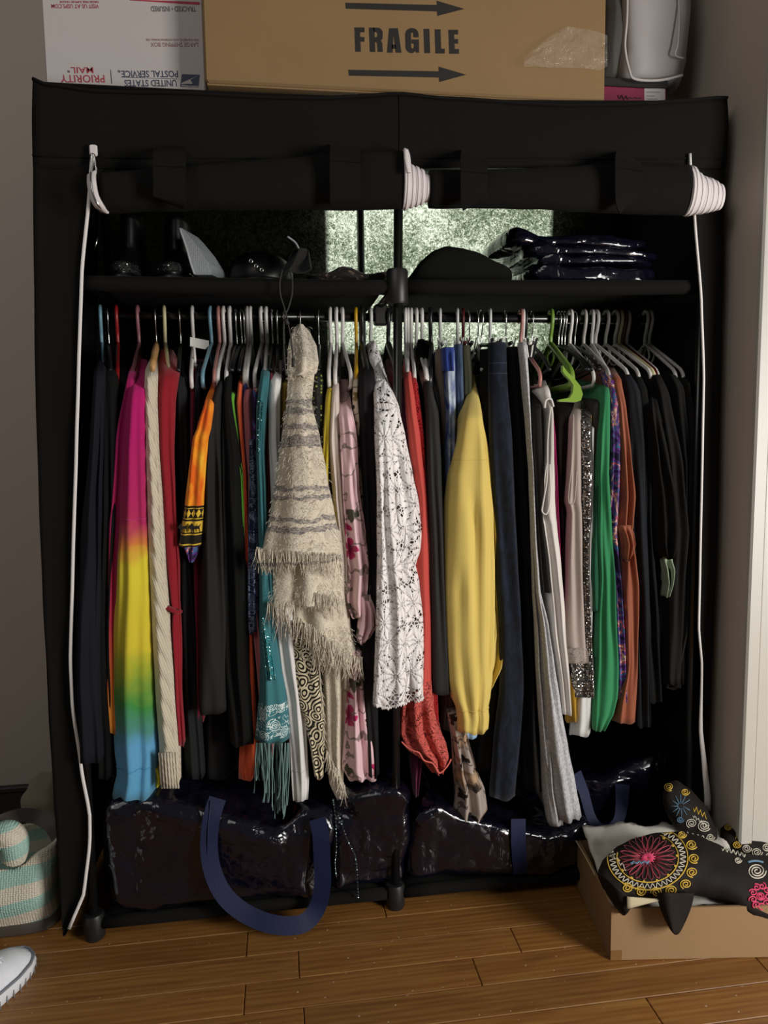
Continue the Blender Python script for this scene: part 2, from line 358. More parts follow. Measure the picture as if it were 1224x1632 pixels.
# rolled-up door panels with white piped spiral ends
def roll(x0, x1, top, bot, rings, first):
    """top/bot: rows (px, y) of the upper and lower outline; rings: (px, ytop, ybot) of the telescoped white layers"""
    N = 46; rr = []
    for i in range(N+1):
        px = lerp(x0, x1, i/N); a = P(px, interp(top, px)[0], -.035); b = P(px, interp(bot, px)[0], -.035); c = (a+b)/2; r = (a-b).length/2
        ring = []
        for k in range(22):
            an = 2*math.pi*k/22; f = 1+.05*math.sin(2*an+i*.13)+.05*nz(i*.22, math.cos(an), math.sin(an)+first)
            ring.append(c+Vector((0, -math.cos(an)*r*.62*f+.012, math.sin(an)*r*f)))
        rr.append(ring)
    d = MB().loft(rr).build('rolled_door', BLK, WD)
    # the spiral of the roll, each turn standing out further
    for j, (pa, pb, yt, yb) in enumerate(rings):
        a = P((pa+pb)/2, yt, -.035); b = P((pa+pb)/2, yb, -.035); c = (a+b)/2; r = (a-b).length/2; xa_ = P(pa, 300, -.035).x; xb_ = P(pb, 300, -.035).x
        mb = MB(); prof = [(xa_, .90), (xa_+.0012, 1.0), ((xa_+xb_)/2, 1.012), (xb_-.0015, 1.0), (xb_, .97), (xb_-.0005, .86)]
        mb.loft([[Vector((x_, c.y+.012-math.cos(2*math.pi*k/24)*r*.7*m, c.z+math.sin(2*math.pi*k/24)*r*m)) for k in range(24)] for x_, m in prof])
        pp = mb.build('piping', PIPEW, d, smooth=50)
        MB().tube([Vector(((xa_+xb_)/2, c.y+.012-math.cos(2*math.pi*k/24)*r*.715, c.z+math.sin(2*math.pi*k/24)*r*1.02)) for k in range(24)], .0011, 5, True).build('stitch_line', PIPEW, d)
    return d
r1 = roll(158, 646, [(158, 273), (250, 263), (400, 252), (540, 243), (646, 238)], [(158, 337), (300, 334), (500, 330), (646, 329)],
     [(642, 652, 237, 331), (652, 661, 260, 328), (661, 669, 263, 326), (669, 677, 267, 323), (677, 685, 275, 319), (685, 692, 280, 314)], 0)
r2 = roll(686, 1099, [(686, 268), (760, 266), (900, 262), (1000, 258), (1099, 262)], [(686, 329), (800, 331), (950, 335), (1099, 339)],
     [(1097, 1108, 262, 341), (1108, 1118, 272, 339), (1118, 1128, 278, 338), (1128, 1138, 281, 336), (1138, 1146, 285, 334), (1146, 1154, 290, 332)], 4)
cr = [P(146, 276, -.055), P(146, 290, -.07), P(150, 312, -.073), P(158, 328, -.068), P(167, 338, -.05)]
MB().ribbon(curve(cr, 6), .017, (-.35, -1, 0), .004).build('piping', PIPEW, r1)
MB().ribbon([q+Vector((0, -.003, 0)) for q in curve(cr, 6)], .003, (-.35, -1, 0), .003).build('stitch_line', STEEL, r1)
MB().ribbon(curve([P(647, 238, -.05), P(648, 255, -.065), P(652, 275, -.073)], 5), .009, (.3, -1, 0), .004).build('piping', PIPEW, r1)
for px, y0, y1, pw in ((270, 237, 266, 44), (550, 235, 258, 44), (755, 246, 275, 40), (1001, 251, 270, 42)):
    s_ = .0013*pw/2
    a = P(px, y0, -.008); pts = [a, P(px, y0+4, -.05), P(px, (y0+y1)/2, -.074), P(px, y1, -.080)]
    st = MB().ribbon(curve(pts, 4), s_*2, (0, -1, .5), .004).build('strap', BLK, WD, smooth=30)
    band = [P(px, y1-6, -.077), P(px, y1+18, -.080), P(px, 306, -.078), P(px, 318, -.074), P(px, 324, -.066)]
    MB().ribbon(curve(band, 4), s_*2, (0, -1, 0), .003).build('strap_band', BLK, st, smooth=30)
# ------------------------------------------------------------------ garment materials
def base_fab(t, col, rough=.88, sheen=.12, bump=.25, scale=700):
    t.P(Base_Color=col, Roughness=rough, Sheen_Weight=sheen, Specular_IOR_Level=.2); t.bump(t.noise(scale, t.obj(), 2), bump, .001); return t.m
def gen_z(t): return t.n('SeparateXYZ', {0: t.n('TexCoord').outputs['Generated']}).outputs[2]
def m_tiedye(name, stops, wob=.05):
    t = NT(name); k = t.math('ADD', gen_z(t), t.math('MULTIPLY', t.math('SUBTRACT', t.noise(16, t.obj(), 3), .5), wob*2))
    c = t.ramp(k, [(p, srgb(c)) for p, c in stops]); return base_fab(t, c)
M_HOOD = m_tiedye('tie_dye_jersey', [(.0, '5b9fc4'), (.13, '5f9fc8'), (.17, '4f8a86'), (.23, '3f8a3f'), (.30, '9aa632'), (.36, 'd0bf35'), (.54, 'd8c838'), (.585, 'cc7a3c'), (.64, 'b02a5c'), (.80, 'b01a64'), (1, 'b5186a')])
M_HOODB = m_tiedye('tie_dye_jersey_body', [(0, 'd08a2e'), (.15, 'c8602a'), (.3, 'a8283c'), (.55, '9c1a50'), (1, 'a01560')])
def m_lion():
    t = NT('orange_print_jersey'); ob = t.obj(); st = t.noise(22, t.map(ob, (1, 1, .35), rot=(.0, .6, 0)), 3, 1.2)
    g = gen_z(t); c0 = t.ramp(st, [(.38, srgb('e0651a')), (.5, srgb('ef9a22')), (.64, srgb('f2b935'))])
    c1 = t.ramp(st, [(.35, srgb('d2401c')), (.6, srgb('ee7a1c'))]); c = t.mix(t.n('MapRange', {0: g, 1: .45, 2: .85}).outputs[0], c0, c1)
    # woven-look border near the hem: bands, triangles and small blocks (flat print)
    uv = t.n('SeparateXYZ', {0: t.uv()}); u, v = uv.outputs[0], uv.outputs[1]      # u, v in metres, v from the hem up
    def band(a, b): return t.math('MULTIPLY', t.math('GREATER_THAN', v, a), t.math('LESS_THAN', v, b))
    def orr(*s):
        r = s[0]
        for q in s[1:]: r = t.math('MAXIMUM', r, q)
        return r
    border = band(-.01, .083); c = t.mix(border, c, srgb('d9b23c'))
    lines = orr(band(.0785, .083), band(.052, .056), band(.0265, .0295), band(.0, .003))
    pp = t.math('PINGPONG', u, .0052); tri = t.math('MULTIPLY', band(.058, .077), t.math('LESS_THAN', t.math('ABSOLUTE', t.math('SUBTRACT', v, .0675)), t.math('SUBTRACT', .0095, t.math('MULTIPLY', pp, 2.1))))
    tri2 = t.math('MULTIPLY', band(.058, .077), t.math('SUBTRACT', 1.0, t.math('LESS_THAN', t.math('ABSOLUTE', t.math('SUBTRACT', v, .0675)), t.math('SUBTRACT', .0088, t.math('MULTIPLY', pp, 1.9)))))
    blk = t.math('MULTIPLY', band(.006, .024), t.math('GREATER_THAN', t.n('TexBrick', {'Vector': t.map(t.uv(), (95, 95, 95)), 'Scale': 1, 'Mortar Size': .13, 'Color1': (0, 0, 0, 1), 'Color2': (0, 0, 0, 1), 'Mortar': (1, 1, 1, 1)}).outputs[0], .5))
    c = t.mix(orr(lines, tri2, blk), c, srgb('17120c')); return base_fab(t, c)
def m_lace(name, col, sc=20, R=.68, rough=.8, dark=.78):
    t = NT(name); uv = t.uv(); fm, fd, fw_, fc = t.flower(uv, sc, 10, R, .02)
    cr = t.n('TexVoronoi', {'Vector': t.map(uv, (sc*7,)*3), 'Scale': 1}, voronoi_dimensions='2D', feature='DISTANCE_TO_EDGE').outputs['Distance']
    net = t.math('LESS_THAN', cr, .13); inside = t.math('GREATER_THAN', fm, .5)
    slit = t.math('MULTIPLY', t.math('LESS_THAN', fw_, .24), t.math('GREATER_THAN', fd, .16)); eye = t.math('MULTIPLY', t.math('LESS_THAN', fd, .10), t.math('GREATER_THAN', fd, .06))
    rim = t.math('MULTIPLY', t.math('GREATER_THAN', fm, .02), t.math('LESS_THAN', fm, .98))
    leaf = t.math('GREATER_THAN', t.noise(sc*3.2, uv, 2), .56)
    pet = t.math('MULTIPLY', inside, t.math('SUBTRACT', 1.0, t.math('MAXIMUM', slit, eye)))
    a = t.math('MAXIMUM', t.math('MAXIMUM', pet, net), t.math('MAXIMUM', rim, leaf))
    rib = t.math('MULTIPLY', t.math('SINE', t.math('MULTIPLY', fd, 60)), .10)
    h = t.math('ADD', t.math('ADD', t.math('MULTIPLY', pet, t.math('ADD', t.math('MULTIPLY', fw_, .9), .3)), rib), t.math('ADD', t.math('MULTIPLY', net, .3), rim))
    c = srgb(col); c2 = tuple(v*dark for v in c[:3])+(1,)
    t.P(Base_Color=t.mix(t.math('MAXIMUM', t.math('MAXIMUM', pet, rim), t.math('MULTIPLY', net, .7)), c2, c), Roughness=rough, Alpha=a, Sheen_Weight=.1, Specular_IOR_Level=.25); t.bump(h, .7, .003); return t.m
def m_floral(name, bg, fl1, fl2, leaf, sc=11, R=.33, thr=.45, rough=.45):
    t = NT(name); uv = t.uv(); ds = t.n('VectorMath', {0: uv, 1: t.map(t.noise(30, uv, 2, out=1), (.03,)*3)}, operation='ADD').outputs[0]
    m1, d1, w1, c1 = t.flower(ds, sc, 5, R, .02); rnd = t.n('SeparateXYZ', {0: c1}); keep = t.math('GREATER_THAN', rnd.outputs[0], thr)
    m2, d2, w2, c2 = t.flower(t.map(ds, loc=(.37, .21, 0)), sc*1.3, 3, R*.8, .02); keep2 = t.math('GREATER_THAN', t.n('SeparateXYZ', {0: c2}).outputs[1], thr+.08)
    c = t.mix(t.math('MULTIPLY', m2, keep2), srgb(bg), srgb(leaf)); fcol = t.ramp(d1, [(.03, srgb(fl2)), (R*.9, srgb(fl1))])
    c = t.mix(t.math('MULTIPLY', m1, keep), c, fcol)
    line = t.math('LESS_THAN', t.math('ABSOLUTE', t.math('SUBTRACT', t.noise(14, ds, 2), .5)), .012); c = t.mix(t.math('MULTIPLY', line, .7), c, srgb(leaf))
    return base_fab(t, c, rough, .1, .15)
def m_bandana(name, bg, ink, sc=34, lo=.0, hi=1.0):
    t = NT(name); uv = t.uv(); m1, d1, w1, c1 = t.flower(uv, sc, 6, .36, .015)
    ring = t.math('LESS_THAN', t.math('ABSOLUTE', t.math('SUBTRACT', t.math('PINGPONG', d1, .13), .065)), .022)
    no = t.noise(26, uv, 2, 2.5); sw = t.math('LESS_THAN', t.math('ABSOLUTE', t.math('SUBTRACT', no, .5)), .022)
    ink_m = t.math('MAXIMUM', t.math('MULTIPLY', ring, t.math('LESS_THAN', d1, .42)), sw)
    g = t.n('SeparateXYZ', {0: uv}).outputs[1]; rg = t.math('MULTIPLY', t.math('GREATER_THAN', g, lo), t.math('LESS_THAN', g, hi))
    dots = t.math('LESS_THAN', t.n('TexVoronoi', {'Vector': t.map(uv, (150,)*3), 'Scale': 1, 'Randomness': .2}, voronoi_dimensions='2D').outputs['Distance'], .22)
    lines = t.math('MULTIPLY', dots, t.math('LESS_THAN', t.math('PINGPONG', g, .018), .005)); ink_m = t.math('MAXIMUM', ink_m, lines)
    return base_fab(t, t.mix(t.math('MULTIPLY', ink_m, rg), srgb(bg), srgb(ink)), .8)
def m_sequin(name, col, dark, sc=260, density=.35, metal=1.0, base=None):
    t = NT(name); uv = t.uv(); vo = t.n('TexVoronoi', {'Vector': t.map(uv, (sc,)*3), 'Scale': 1, 'Randomness': .35}, voronoi_dimensions='2D')
    disc = t.math('LESS_THAN', vo.outputs['Distance'], .38); on = t.math('GREATER_THAN', t.n('SeparateXYZ', {0: vo.outputs['Color']}).outputs[0], 1-density)
    k = t.math('MULTIPLY', disc, on)
    gm = t.n('NewGeometry'); rn = t.n('VectorMath', {0: vo.outputs['Color'], 1: (.5, .5, .5)}, operation='SUBTRACT')
    rn = t.n('VectorMath', {0: rn.outputs[0], 'Scale': 1.1}, operation='SCALE'); nn = t.n('VectorMath', {0: gm.outputs['Normal'], 1: rn.outputs[0]}, operation='ADD'); nn = t.n('VectorMath', {0: nn.outputs[0]}, operation='NORMALIZE')
    t.P(Base_Color=t.mix(k, srgb(dark), srgb(col)), Metallic=t.math('MULTIPLY', k, metal), Roughness=t.math('SUBTRACT', .8, t.math('MULTIPLY', k, .58)), Normal=nn.outputs[0]); return t.m
def m_tribal(name, a, b, sc=30):
    t = NT(name); uv = t.uv(); no = t.noise(9, uv, 2, out=1); ds = t.n('VectorMath', {0: uv, 1: t.map(no, (.05,)*3)}, operation='ADD').outputs[0]
    vo = t.n('TexVoronoi', {'Vector': t.map(ds, (sc,)*3), 'Scale': 1}, voronoi_dimensions='2D').outputs['Distance']
    k = t.math('GREATER_THAN', t.math('SINE', t.math('MULTIPLY', vo, 26)), .0); return base_fab(t, t.mix(k, srgb(a), srgb(b)), .7)
def m_multi(name):
    t = NT(name); uv = t.uv(); vo = t.n('TexNoise', {'Vector': t.map(uv, (30, 18, 1)), 'Scale': 1, 'Detail': 3, 'Distortion': 2.5}).outputs[0]
    c = t.ramp(vo, [(.28, srgb('1c1638')), (.40, srgb('5b2a7a')), (.47, srgb('3a5f8c')), (.53, srgb('b04a6a')), (.58, srgb('d8b79a')), (.63, srgb('6a2f86')), (.75, srgb('221a40'))], 'CONSTANT'); return base_fab(t, c, .6)
def m_denim(name, a, b, sc=(60, 60, 9)):
    t = NT(name); n = t.noise(1, t.map(t.obj(), sc), 4, .8); return base_fab(t, t.ramp(n, [(.38, srgb(a)), (.66, srgb(b))]), .9)
def m_marl(name, a, b):
    t = NT(name); n = t.noise(420, t.map(t.obj(), (1, 1, .4)), 3); return base_fab(t, t.ramp(n, [(.35, srgb(a)), (.65, srgb(b))]), .92)
def m_shawl():
    t = NT('fuzzy_wool'); ob = t.obj(); z = t.n('SeparateXYZ', {0: ob}).outputs[2]
    zz = t.math('ADD', z, t.math('MULTIPLY', t.math('SUBTRACT', t.noise(45, ob, 3), .5), .022))
    def band(a, b): return t.math('MULTIPLY', t.math('GREATER_THAN', zz, a), t.math('LESS_THAN', zz, b))
    k = None
    for a, b in SHAWL_BANDS:
        q = band(a, b); k = q if k is None else t.math('MAXIMUM', k, q)
    streak = t.noise(120, t.map(ob, (1, 1, 4)), 3)
    k = t.math('MULTIPLY', k, t.math('SUBTRACT', t.math('MULTIPLY', streak, 2.4), .55, True)); c = t.mix(t.noise(90, ob, 4), srgb('cbbea6'), srgb('eee5d3'))
    t.P(Base_Color=t.mix(k, c, srgb('6f6a6e')), Roughness=1, Sheen_Weight=.4, Specular_IOR_Level=.1); t.bump(t.noise(230, ob, 4, 1), .8, .004); return t.m
SHAWL_BANDS = []

# ------------------------------------------------------------------ hangers
HK = {'white': ('d6d3cf', 'white'), 'grey': ('b4b0ab', 'pale grey'), 'blue': ('6f96a6', 'light blue'), 'red': ('8e1a1c', 'red'), 'mauve': ('8a5a62', 'dusty mauve'), 'cream': ('cfc59a', 'cream yellow'),
      'pink': ('b07a72', 'dusty pink'), 'yellow': ('c79a1c', 'mustard yellow'), 'green': ('6f9238', 'lime green'), 'maroon': ('4c1218', 'dark maroon'), 'black': ('19191a', 'black'), 'clear': ('c9cac6', 'clear')}
def hk_mat(c): return plain('hanger_plastic_'+c, HK[c][0], .35, var=.04, spec=.5)
HC = {}
def hook_path(r=.0165):
    pts = [(0, r*.96, -.012), (0, r, 0)]+[(0, r*math.cos(a), r*math.sin(a)) for a in [math.pi*i/8 for i in range(1, 9)]]
    return curve(pts+[(0, -r*.96, -.012), (0, -r*.55, -.030), (0, -.001, -.046), (0, 0, -.070)], 3)
def hanger_meshes(kind, col):
    key = (kind, col)
    if key in HC: return HC[key]
    z0 = Vector((0, 0, 0)); out = []
    if kind in ('tube', 'flat'):
        m = hk_mat(col); r = .0042 if kind == 'tube' else .0050
        out.append(('hook', MB().tube(hook_path(), r, 8).data('hook', z0, m, True)))
        half = [(0, .0, -.066), (0, -.03, -.076), (0, -.150, -.130), (0, -.172, -.142), (0, -.182, -.155), (0, -.179, -.168), (0, -.158, -.174)]
        loop = half+[(0, 0, -.174)]+[(0, -y_, z_) for _, y_, z_ in reversed(half)][:-1]
        out.append(('shoulder_frame', MB().tube(curve(loop, 4, True), r*(1 if kind == 'tube' else 1.5), 8, True).data('shoulder_frame', z0, m, True)))
        g = MB().tube(curve([(0, -.018, -.073), (0, -.03, -.095), (0, -.012, -.112), (0, 0, -.114), (0, .012, -.112), (0, .03, -.095), (0, .018, -.073)], 3), .0025, 6)
        out.append(('inner_brace', g.data('inner_brace', z0, m, True)))
    elif kind == 'wire':
        out.append(('hook', MB().tube(hook_path(.015), .0016, 6).data('hook', z0, STEEL, True)))
        m = hk_mat(col)
        mb = MB()
        arm = curve([(0, 0, -.068), (0, -.06, -.085), (0, -.14, -.118), (0, -.178, -.140)], 4); arm2 = [Vector((0, -p.y, p.z)) for p in arm]
        mb.tube(arm, .0042, 8); mb.tube(arm2, .0042, 8); mb.tube([(0, -.170, -.137), (0, 0, -.150), (0, .170, -.137)], .0028, 6)
        out.append(('shoulder_frame', mb.data('shoulder_frame', z0, m, True)))
    elif kind == 'wood':
        out.append(('hook', MB().tube(hook_path(.015), .0018, 6).data('hook', z0, STEEL, True)))
        m = plain('pale_beech', 'b98f5a', .45, var=.15); mb = MB()
        for s_ in (-1, 1):
            rr = []
            for i in range(9):
                t_ = i/8; y_ = s_*lerp(0, .21, t_); zc_ = -.075-.06*t_**1.3; hh = lerp(.016, .010, t_); ww = lerp(.007, .006, t_)
                rr.append([(math.cos(a)*ww, y_, zc_+math.sin(a)*hh) for a in [k*math.pi/5 for k in range(10)]])
            mb.loft(rr)
        out.append(('shoulder_bar', mb.data('shoulder_bar', z0, m, True)))
    else:                                                   # clip hanger for trousers and skirts
        m = hk_mat(col)
        hook_m = m if kind == 'clip' else STEEL
        out.append(('hook', MB().tube(hook_path(), .0038 if kind == 'clip' else .0016, 8).data('hook', z0, hook_m, True)))
        out.append(('bar', MB().tube([(0, -.15, -.078), (0, -.05, -.072), (0, 0, -.066), (0, .05, -.072), (0, .15, -.078)], .0045, 8).data('bar', z0, m, True)))
        for s_ in (-1, 1):
            c = MB().loft([[(sx*ww, s_*.128-.014, z_), (sx*ww, s_*.128+.014, z_), (sx*(ww-.003), s_*.128+.014, z_), (sx*(ww-.003), s_*.128-.014, z_)] for z_, ww, sx in ((-.066, .012, 1), (-.085, .008, 1), (-.108, .0045, 1))])
            c.loft([[(-ww, s_*.128-.014, z_), (-ww, s_*.128+.014, z_), (-(ww-.003), s_*.128+.014, z_), (-(ww-.003), s_*.128-.014, z_)] for z_, ww in ((-.066, .012), (-.085, .008), (-.108, .0045))])
            out.append(('clip', c.data('clip', z0, m if kind == 'clip' else STEEL, False)))
    HC[key] = out; return out
HNAME = {'tube': 'plastic tubular hanger', 'flat': 'flocked hanger', 'wire': 'hanger with thin steel hook', 'wood': 'wooden hanger with steel hook', 'clip': 'plastic clip hanger', 'sclip': 'steel hook clip hanger'}
def hanger(px, kind, col, what, front=None, drop=0):
    top = P(px, 491, ROD_Y); x = top.x; z = 1.322-.0035+drop if False else 1.3265
    nm = {'wood': 'wooden hanger with steel hook', 'wire': 'thin steel-hooked hanger with %s arms' % HK[col][1], 'sclip': 'steel-hooked clip hanger', 'clip': '%s plastic clip hanger' % HK[col][1], 'flat': 'thick %s flocked hanger' % HK[col][1], 'tube': '%s plastic tubular hanger' % HK[col][1]}[kind]
    o = empty('clothes_hanger', (x, ROD_Y, z), nm+' '+what, 'hanger', 'clothes hangers on the rod')
    if front is not None: o.rotation_euler.z = max(-.22, min(.22, math.atan2(front-x, .20)))
    for n_, me in hanger_meshes(kind, col):
        c = bpy.data.objects.new(n_, me); COL.objects.link(c); c.parent = o
    return o

# ------------------------------------------------------------------ garments
def garment_mesh(prof, hook_x, yf=.03, ysh=None, full=True, depth=None, folds=3, amp=.004, wb=.012, lobe=None, disp=None, hem=.004, seed=0, rows=44, ytop=None, fk=.6, closed=True):
    """prof: rows (y, xl, xr) of the photographed outline; the cloth hangs over a hanger across the rod and its front edge lies in the plane y = yf"""
    y0, y1 = prof[0][0], prof[-1][0]; mb = MB(); mb.front = []; rings = []; uvs = []
    if ysh is None: ysh = max(14, 600-y0)
    NA = 24; rng = random.Random(seed); ph = rng.uniform(0, 6); zend = None
    ytop = (ROD_Y-.03 if full else yf) if ytop is None else ytop
    for r in range(rows+1):
        py = lerp(y0, y1, r/rows); xl_, xr_ = interp(prof, py)
        s_ = 1 if ysh <= 0 else smooth01((py-y0)/ysh)*.35+.65*min(1, (py-y0)/ysh)
        f = lerp(ytop, yf, s_); a = P(xl_, py, f); b = P(xr_, py, f); xc = (a.x+b.x)/2; wd = max((b.x-a.x)/2, .003); z = (a.z+b.z)/2
        v = r/rows; bk = (2*ROD_Y-f) if full else f+(depth or .06); bk = max(bk, f+.012); bk = min(bk, DEP-.03)
        L = lobe if lobe else max(wd*1.1, .018); L = min(L, (bk-f)*.5)
        w2 = min(wd, wb, .0045 if full else wb); ring = []; uvr = []
        A = min(amp, wd*.45)*min(1, v*3)
        for k in range(NA+1):
            al = -math.pi/2+math.pi*k/NA
            d = A*math.sin(folds*al*1.6+ph+.9*nz(z*4, seed, al))+A*.5*math.sin(folds*2.3*al+ph*2+z*9)
            if disp: d += disp(al, z, v)
            xx = xc+wd*math.sin(al)+.35*A*nz(z*9, al*2, seed+3); ring.append(Vector((xx, f+L*(1-math.cos(al))-d*math.cos(al)**.5 if abs(al) < 1.55 else f+L, z)))
            uvr.append((wd*al, z))
        xe = hook_x if full else xc
        def sidept(t_, sg):
            yy = lerp(f+L, bk, t_); h = lerp(wd, w2, smooth01(t_/(.26 if full else .45))); cx = lerp(xc, xe, min(1, (yy-f)/max(.02, ROD_Y-f)) if full else 0)
            return Vector((cx+sg*h+.003*nz(yy*14, z*5, seed+7)*min(1, v*2), yy, z)), (sg*(wd*1.57+yy-f), z)
        for t_ in (.15, .3, .5, .75, .95):
            q, u = sidept(t_, 1); ring.append(q); uvr.append(u)
        q, u = sidept(1.0, 1); q.x = (q.x+sidept(1.0, -1)[0].x)/2; ring.append(q); uvr.append(u)
        for t_ in (.95, .75, .5, .3, .15):
            q, u = sidept(t_, -1); ring.append(q); uvr.append(u)
        if r == rows and hem:
            for k in range(len(ring)): ring[k].z += hem*math.sin(k*.5+ph)
        rings.append(ring); uvs += uvr; mb.front.append((py, [q.copy() for q in ring[:NA+1]]))
    zmin = min(p.z for p in rings[-1]); uvs = [(u, v-zmin) for u, v in uvs]
    mb.loft(rings, uvs=uvs); return mb
def pleats(*specs):
    """sharp vertical creases: (angle at top, angle at bottom, depth, width, from v, to v)"""
    def fn(al, z, v):
        d = 0
        for a0, a1, dp, w_, v0, v1 in specs:
            k = smooth01((v-v0)/.12)*smooth01((v1-v)/.12); x = (al-lerp(a0, a1, v)-.10*nz(z*7, a0*5, 2))/w_
            d += dp*k*(-math.exp(-x*x)+.55*math.exp(-((x-1.7)/1.1)**2)+.4*math.exp(-((x+1.9)/1.2)**2))
        return d
    return fn
FR = {}
def garment(name, label, cat, hook, mat, prof, hang=None, hname=None, parts=None, group='clothes hanging on the rod', body='body', **kw):
    hx = P(hook, 491, ROD_Y).x; kw.setdefault('seed', hook)
    mb = garment_mesh(prof, hx, **kw)
    if parts:
        base = (hx, ROD_Y, min(v.z for v in mb.v)); o = empty(name, base, label, cat, group); bo_ = mb.build(body, mat, o); FR[o.name] = mb.front
    else: o = tag(mb.build(name, mat), label, cat, group)
    if hang:
        fx = P((prof[min(1, len(prof)-1)][1]+prof[min(1, len(prof)-1)][2])/2, prof[min(1, len(prof)-1)][0], kw.get('yf', .03)).x if kw.get('full', True) else None
        hanger(hook, hang[0], hang[1], 'holding the '+hname, fx)
    return o
def piece(parent, name, mat, prof, hook=None, **kw):
    kw.setdefault('full', False); kw.setdefault('seed', int(prof[0][1])); mb = garment_mesh(prof, P(hook or prof[0][1], 491, ROD_Y).x, **kw); o = mb.build(name, mat, parent); FR[o.name] = mb.front; return o
def seam_on(src, parent, name, py, r, mat, cut=2):
    row = min(FR[src.name], key=lambda q: abs(q[0]-py))[1]; return MB().tube([q+Vector((0, -r*.3, 0)) for q in row[cut:len(row)-cut]], r, 5).build(name, mat, parent)
def m_knit():
    t = NT('cream_cable_wool'); ob = t.obj(); z = t.n('TexWave', {'Vector': ob, 'Scale': 120, 'Distortion': 2.5, 'Detail': 2, 'Detail Scale': 3}, bands_direction='Z').outputs[0]
    x = t.n('TexWave', {'Vector': t.map(ob, rot=(0, .3, 0)), 'Scale': 70, 'Distortion': 1.5}, bands_direction='X').outputs[0]; h_ = t.math('ADD', t.math('MULTIPLY', z, .5), t.math('MULTIPLY', x, .6))
    t.P(Base_Color=t.mix(h_, srgb('bfb49d'), srgb('dad0bb')), Roughness=.95, Sheen_Weight=.2, Specular_IOR_Level=.15); t.bump(h_, .5, .002); return t.m
# ---- left half of the rod, from the left end
C_NAVY = fab('navy_jersey', '17171f'); C_BLACK = fab('black_cotton', '0d0d0d'); C_BLACK2 = fab('black_ponte', '111111', .85); C_CHAR = fab('charcoal_crepe', '211f1e', .8); C_CHAR2 = fab('charcoal_slate', '1d1f20', .85)
C_RED = fab('red_fleece', '8c1a26'); C_CRIM = fab('crimson_jersey', '7a1230'); C_CREAM = m_knit()
garment('long_cardigan', 'dark navy long cardigan hanging in front of the left zipper', 'cardigan', 159, C_NAVY,
        [(556, 158, 166), (585, 147, 166), (700, 140, 162), (850, 126, 158), (1000, 117, 155), (1100, 114, 155), (1218, 118, 160)], ('tube', 'blue'), 'navy long cardigan', yf=-.02, wb=.010, amp=.006)
garment('black_tunic', 'plain black tunic between the navy cardigan and the tie-dye hoodie', 'tunic', 171, C_BLACK,
        [(560, 168, 175), (600, 160, 186), (800, 160, 186), (1000, 152, 178), (1242, 152, 180)], ('wire', 'black'), 'plain black tunic', yf=.01, wb=.010)
garment('black_shirt', 'black shirt on the red hanger behind the tie-dye hoodie', 'shirt', 185, C_BLACK2,
        [(565, 180, 192), (600, 176, 205), (800, 178, 200), (1150, 178, 200)], ('tube', 'red'), 'black shirt', yf=.05, wb=.010)
h = garment('tie_dye_hoodie', 'magenta, yellow, green and blue tie-dye hoodie with ribbed blue cuff', 'hoodie', 219, M_HOODB,
        [(566, 214, 224), (600, 200, 214), (700, 180, 205), (840, 168, 195), (1000, 163, 190), (1100, 166, 190), (1170, 172, 190)], ('tube', 'mauve'), 'tie-dye hoodie', parts=True, yf=.012, wb=.012)
sl = piece(h, 'sleeve', M_HOOD, [(572, 214, 232), (600, 207, 233), (650, 198, 231), (720, 191, 231), (828, 186, 233), (900, 180, 236), (1000, 174, 240), (1100, 172, 243), (1180, 174, 247), (1222, 176, 249), (1236, 182, 244), (1255, 176, 246), (1277, 171, 245)], hook=219, full=False, depth=.10, yf=-.012, ysh=50, ytop=.17, amp=.004, folds=3, hem=.006, disp=pleats((-.3, -.55, .006, .22, .35, 1.1), (.5, .25, .005, .2, .5, 1.1)))
seam_on(sl, sl, 'cuff_seam', 1230, .0013, fab('blue_rib', '4f93ba'))
seam_on(sl, sl, 'shoulder_seam', 828, .0009, fab('magenta_stitch', 'c03a80'))
def cable(al, z, v):
    s = .0055*abs(math.sin(z*62+al*2.2))*math.exp(-(al/.55)**2)+.003*abs(math.sin(z*62+1.2-al*3))*math.exp(-((abs(al)-.9)/.3)**2); return s
h = garment('cable_knit_cardigan', 'cream cable-knit wool cardigan on a wooden hanger', 'cardigan', 247, C_CREAM,
        [(562, 241, 254), (590, 229, 250), (640, 226, 249), (700, 229, 251), (800, 232, 258), (900, 235, 263), (1000, 240, 270), (1100, 245, 278), (1200, 251, 286), (1252, 257, 287)], ('wood', 'cream'), 'cream cable-knit cardigan', parts=True, body='knit_body', yf=-.002, disp=cable, rows=150, amp=.002, hem=.007)
rb = MB()
for k in range(7):
    xk = lerp(258, 284, k/6); rb.tube([P(lerp(xk-4, xk, (yy-1200)/54), yy, -.012-.012*math.sin((k+.5)/7*math.pi)) for yy in (1200, 1218, 1236, 1256)], .0026, 6)
rb.build('ribbed_hem', C_CREAM, h)
h = garment('red_hoodie', 'plain red fleece hoodie beside the cream cable knit', 'hoodie', 261, C_RED,
        [(556, 254, 274), (580, 250, 286), (640, 246, 278), (720, 247, 276), (800, 254, 279), (900, 262, 285), (960, 268, 286), (974, 272, 287), (1000, 270, 288), (1100, 276, 289), (1190, 281, 294)], ('tube', 'cream'), 'red fleece hoodie', parts=True, yf=.012, wb=.012)
fold_ = [P(266, 968, .006), P(274, 972, .0), P(282, 975, .002), P(288, 973, .01)]
MB().ribbon(curve(fold_, 4), .010, (0, -.6, .8), .004).build('pocket_edge', C_RED, h)
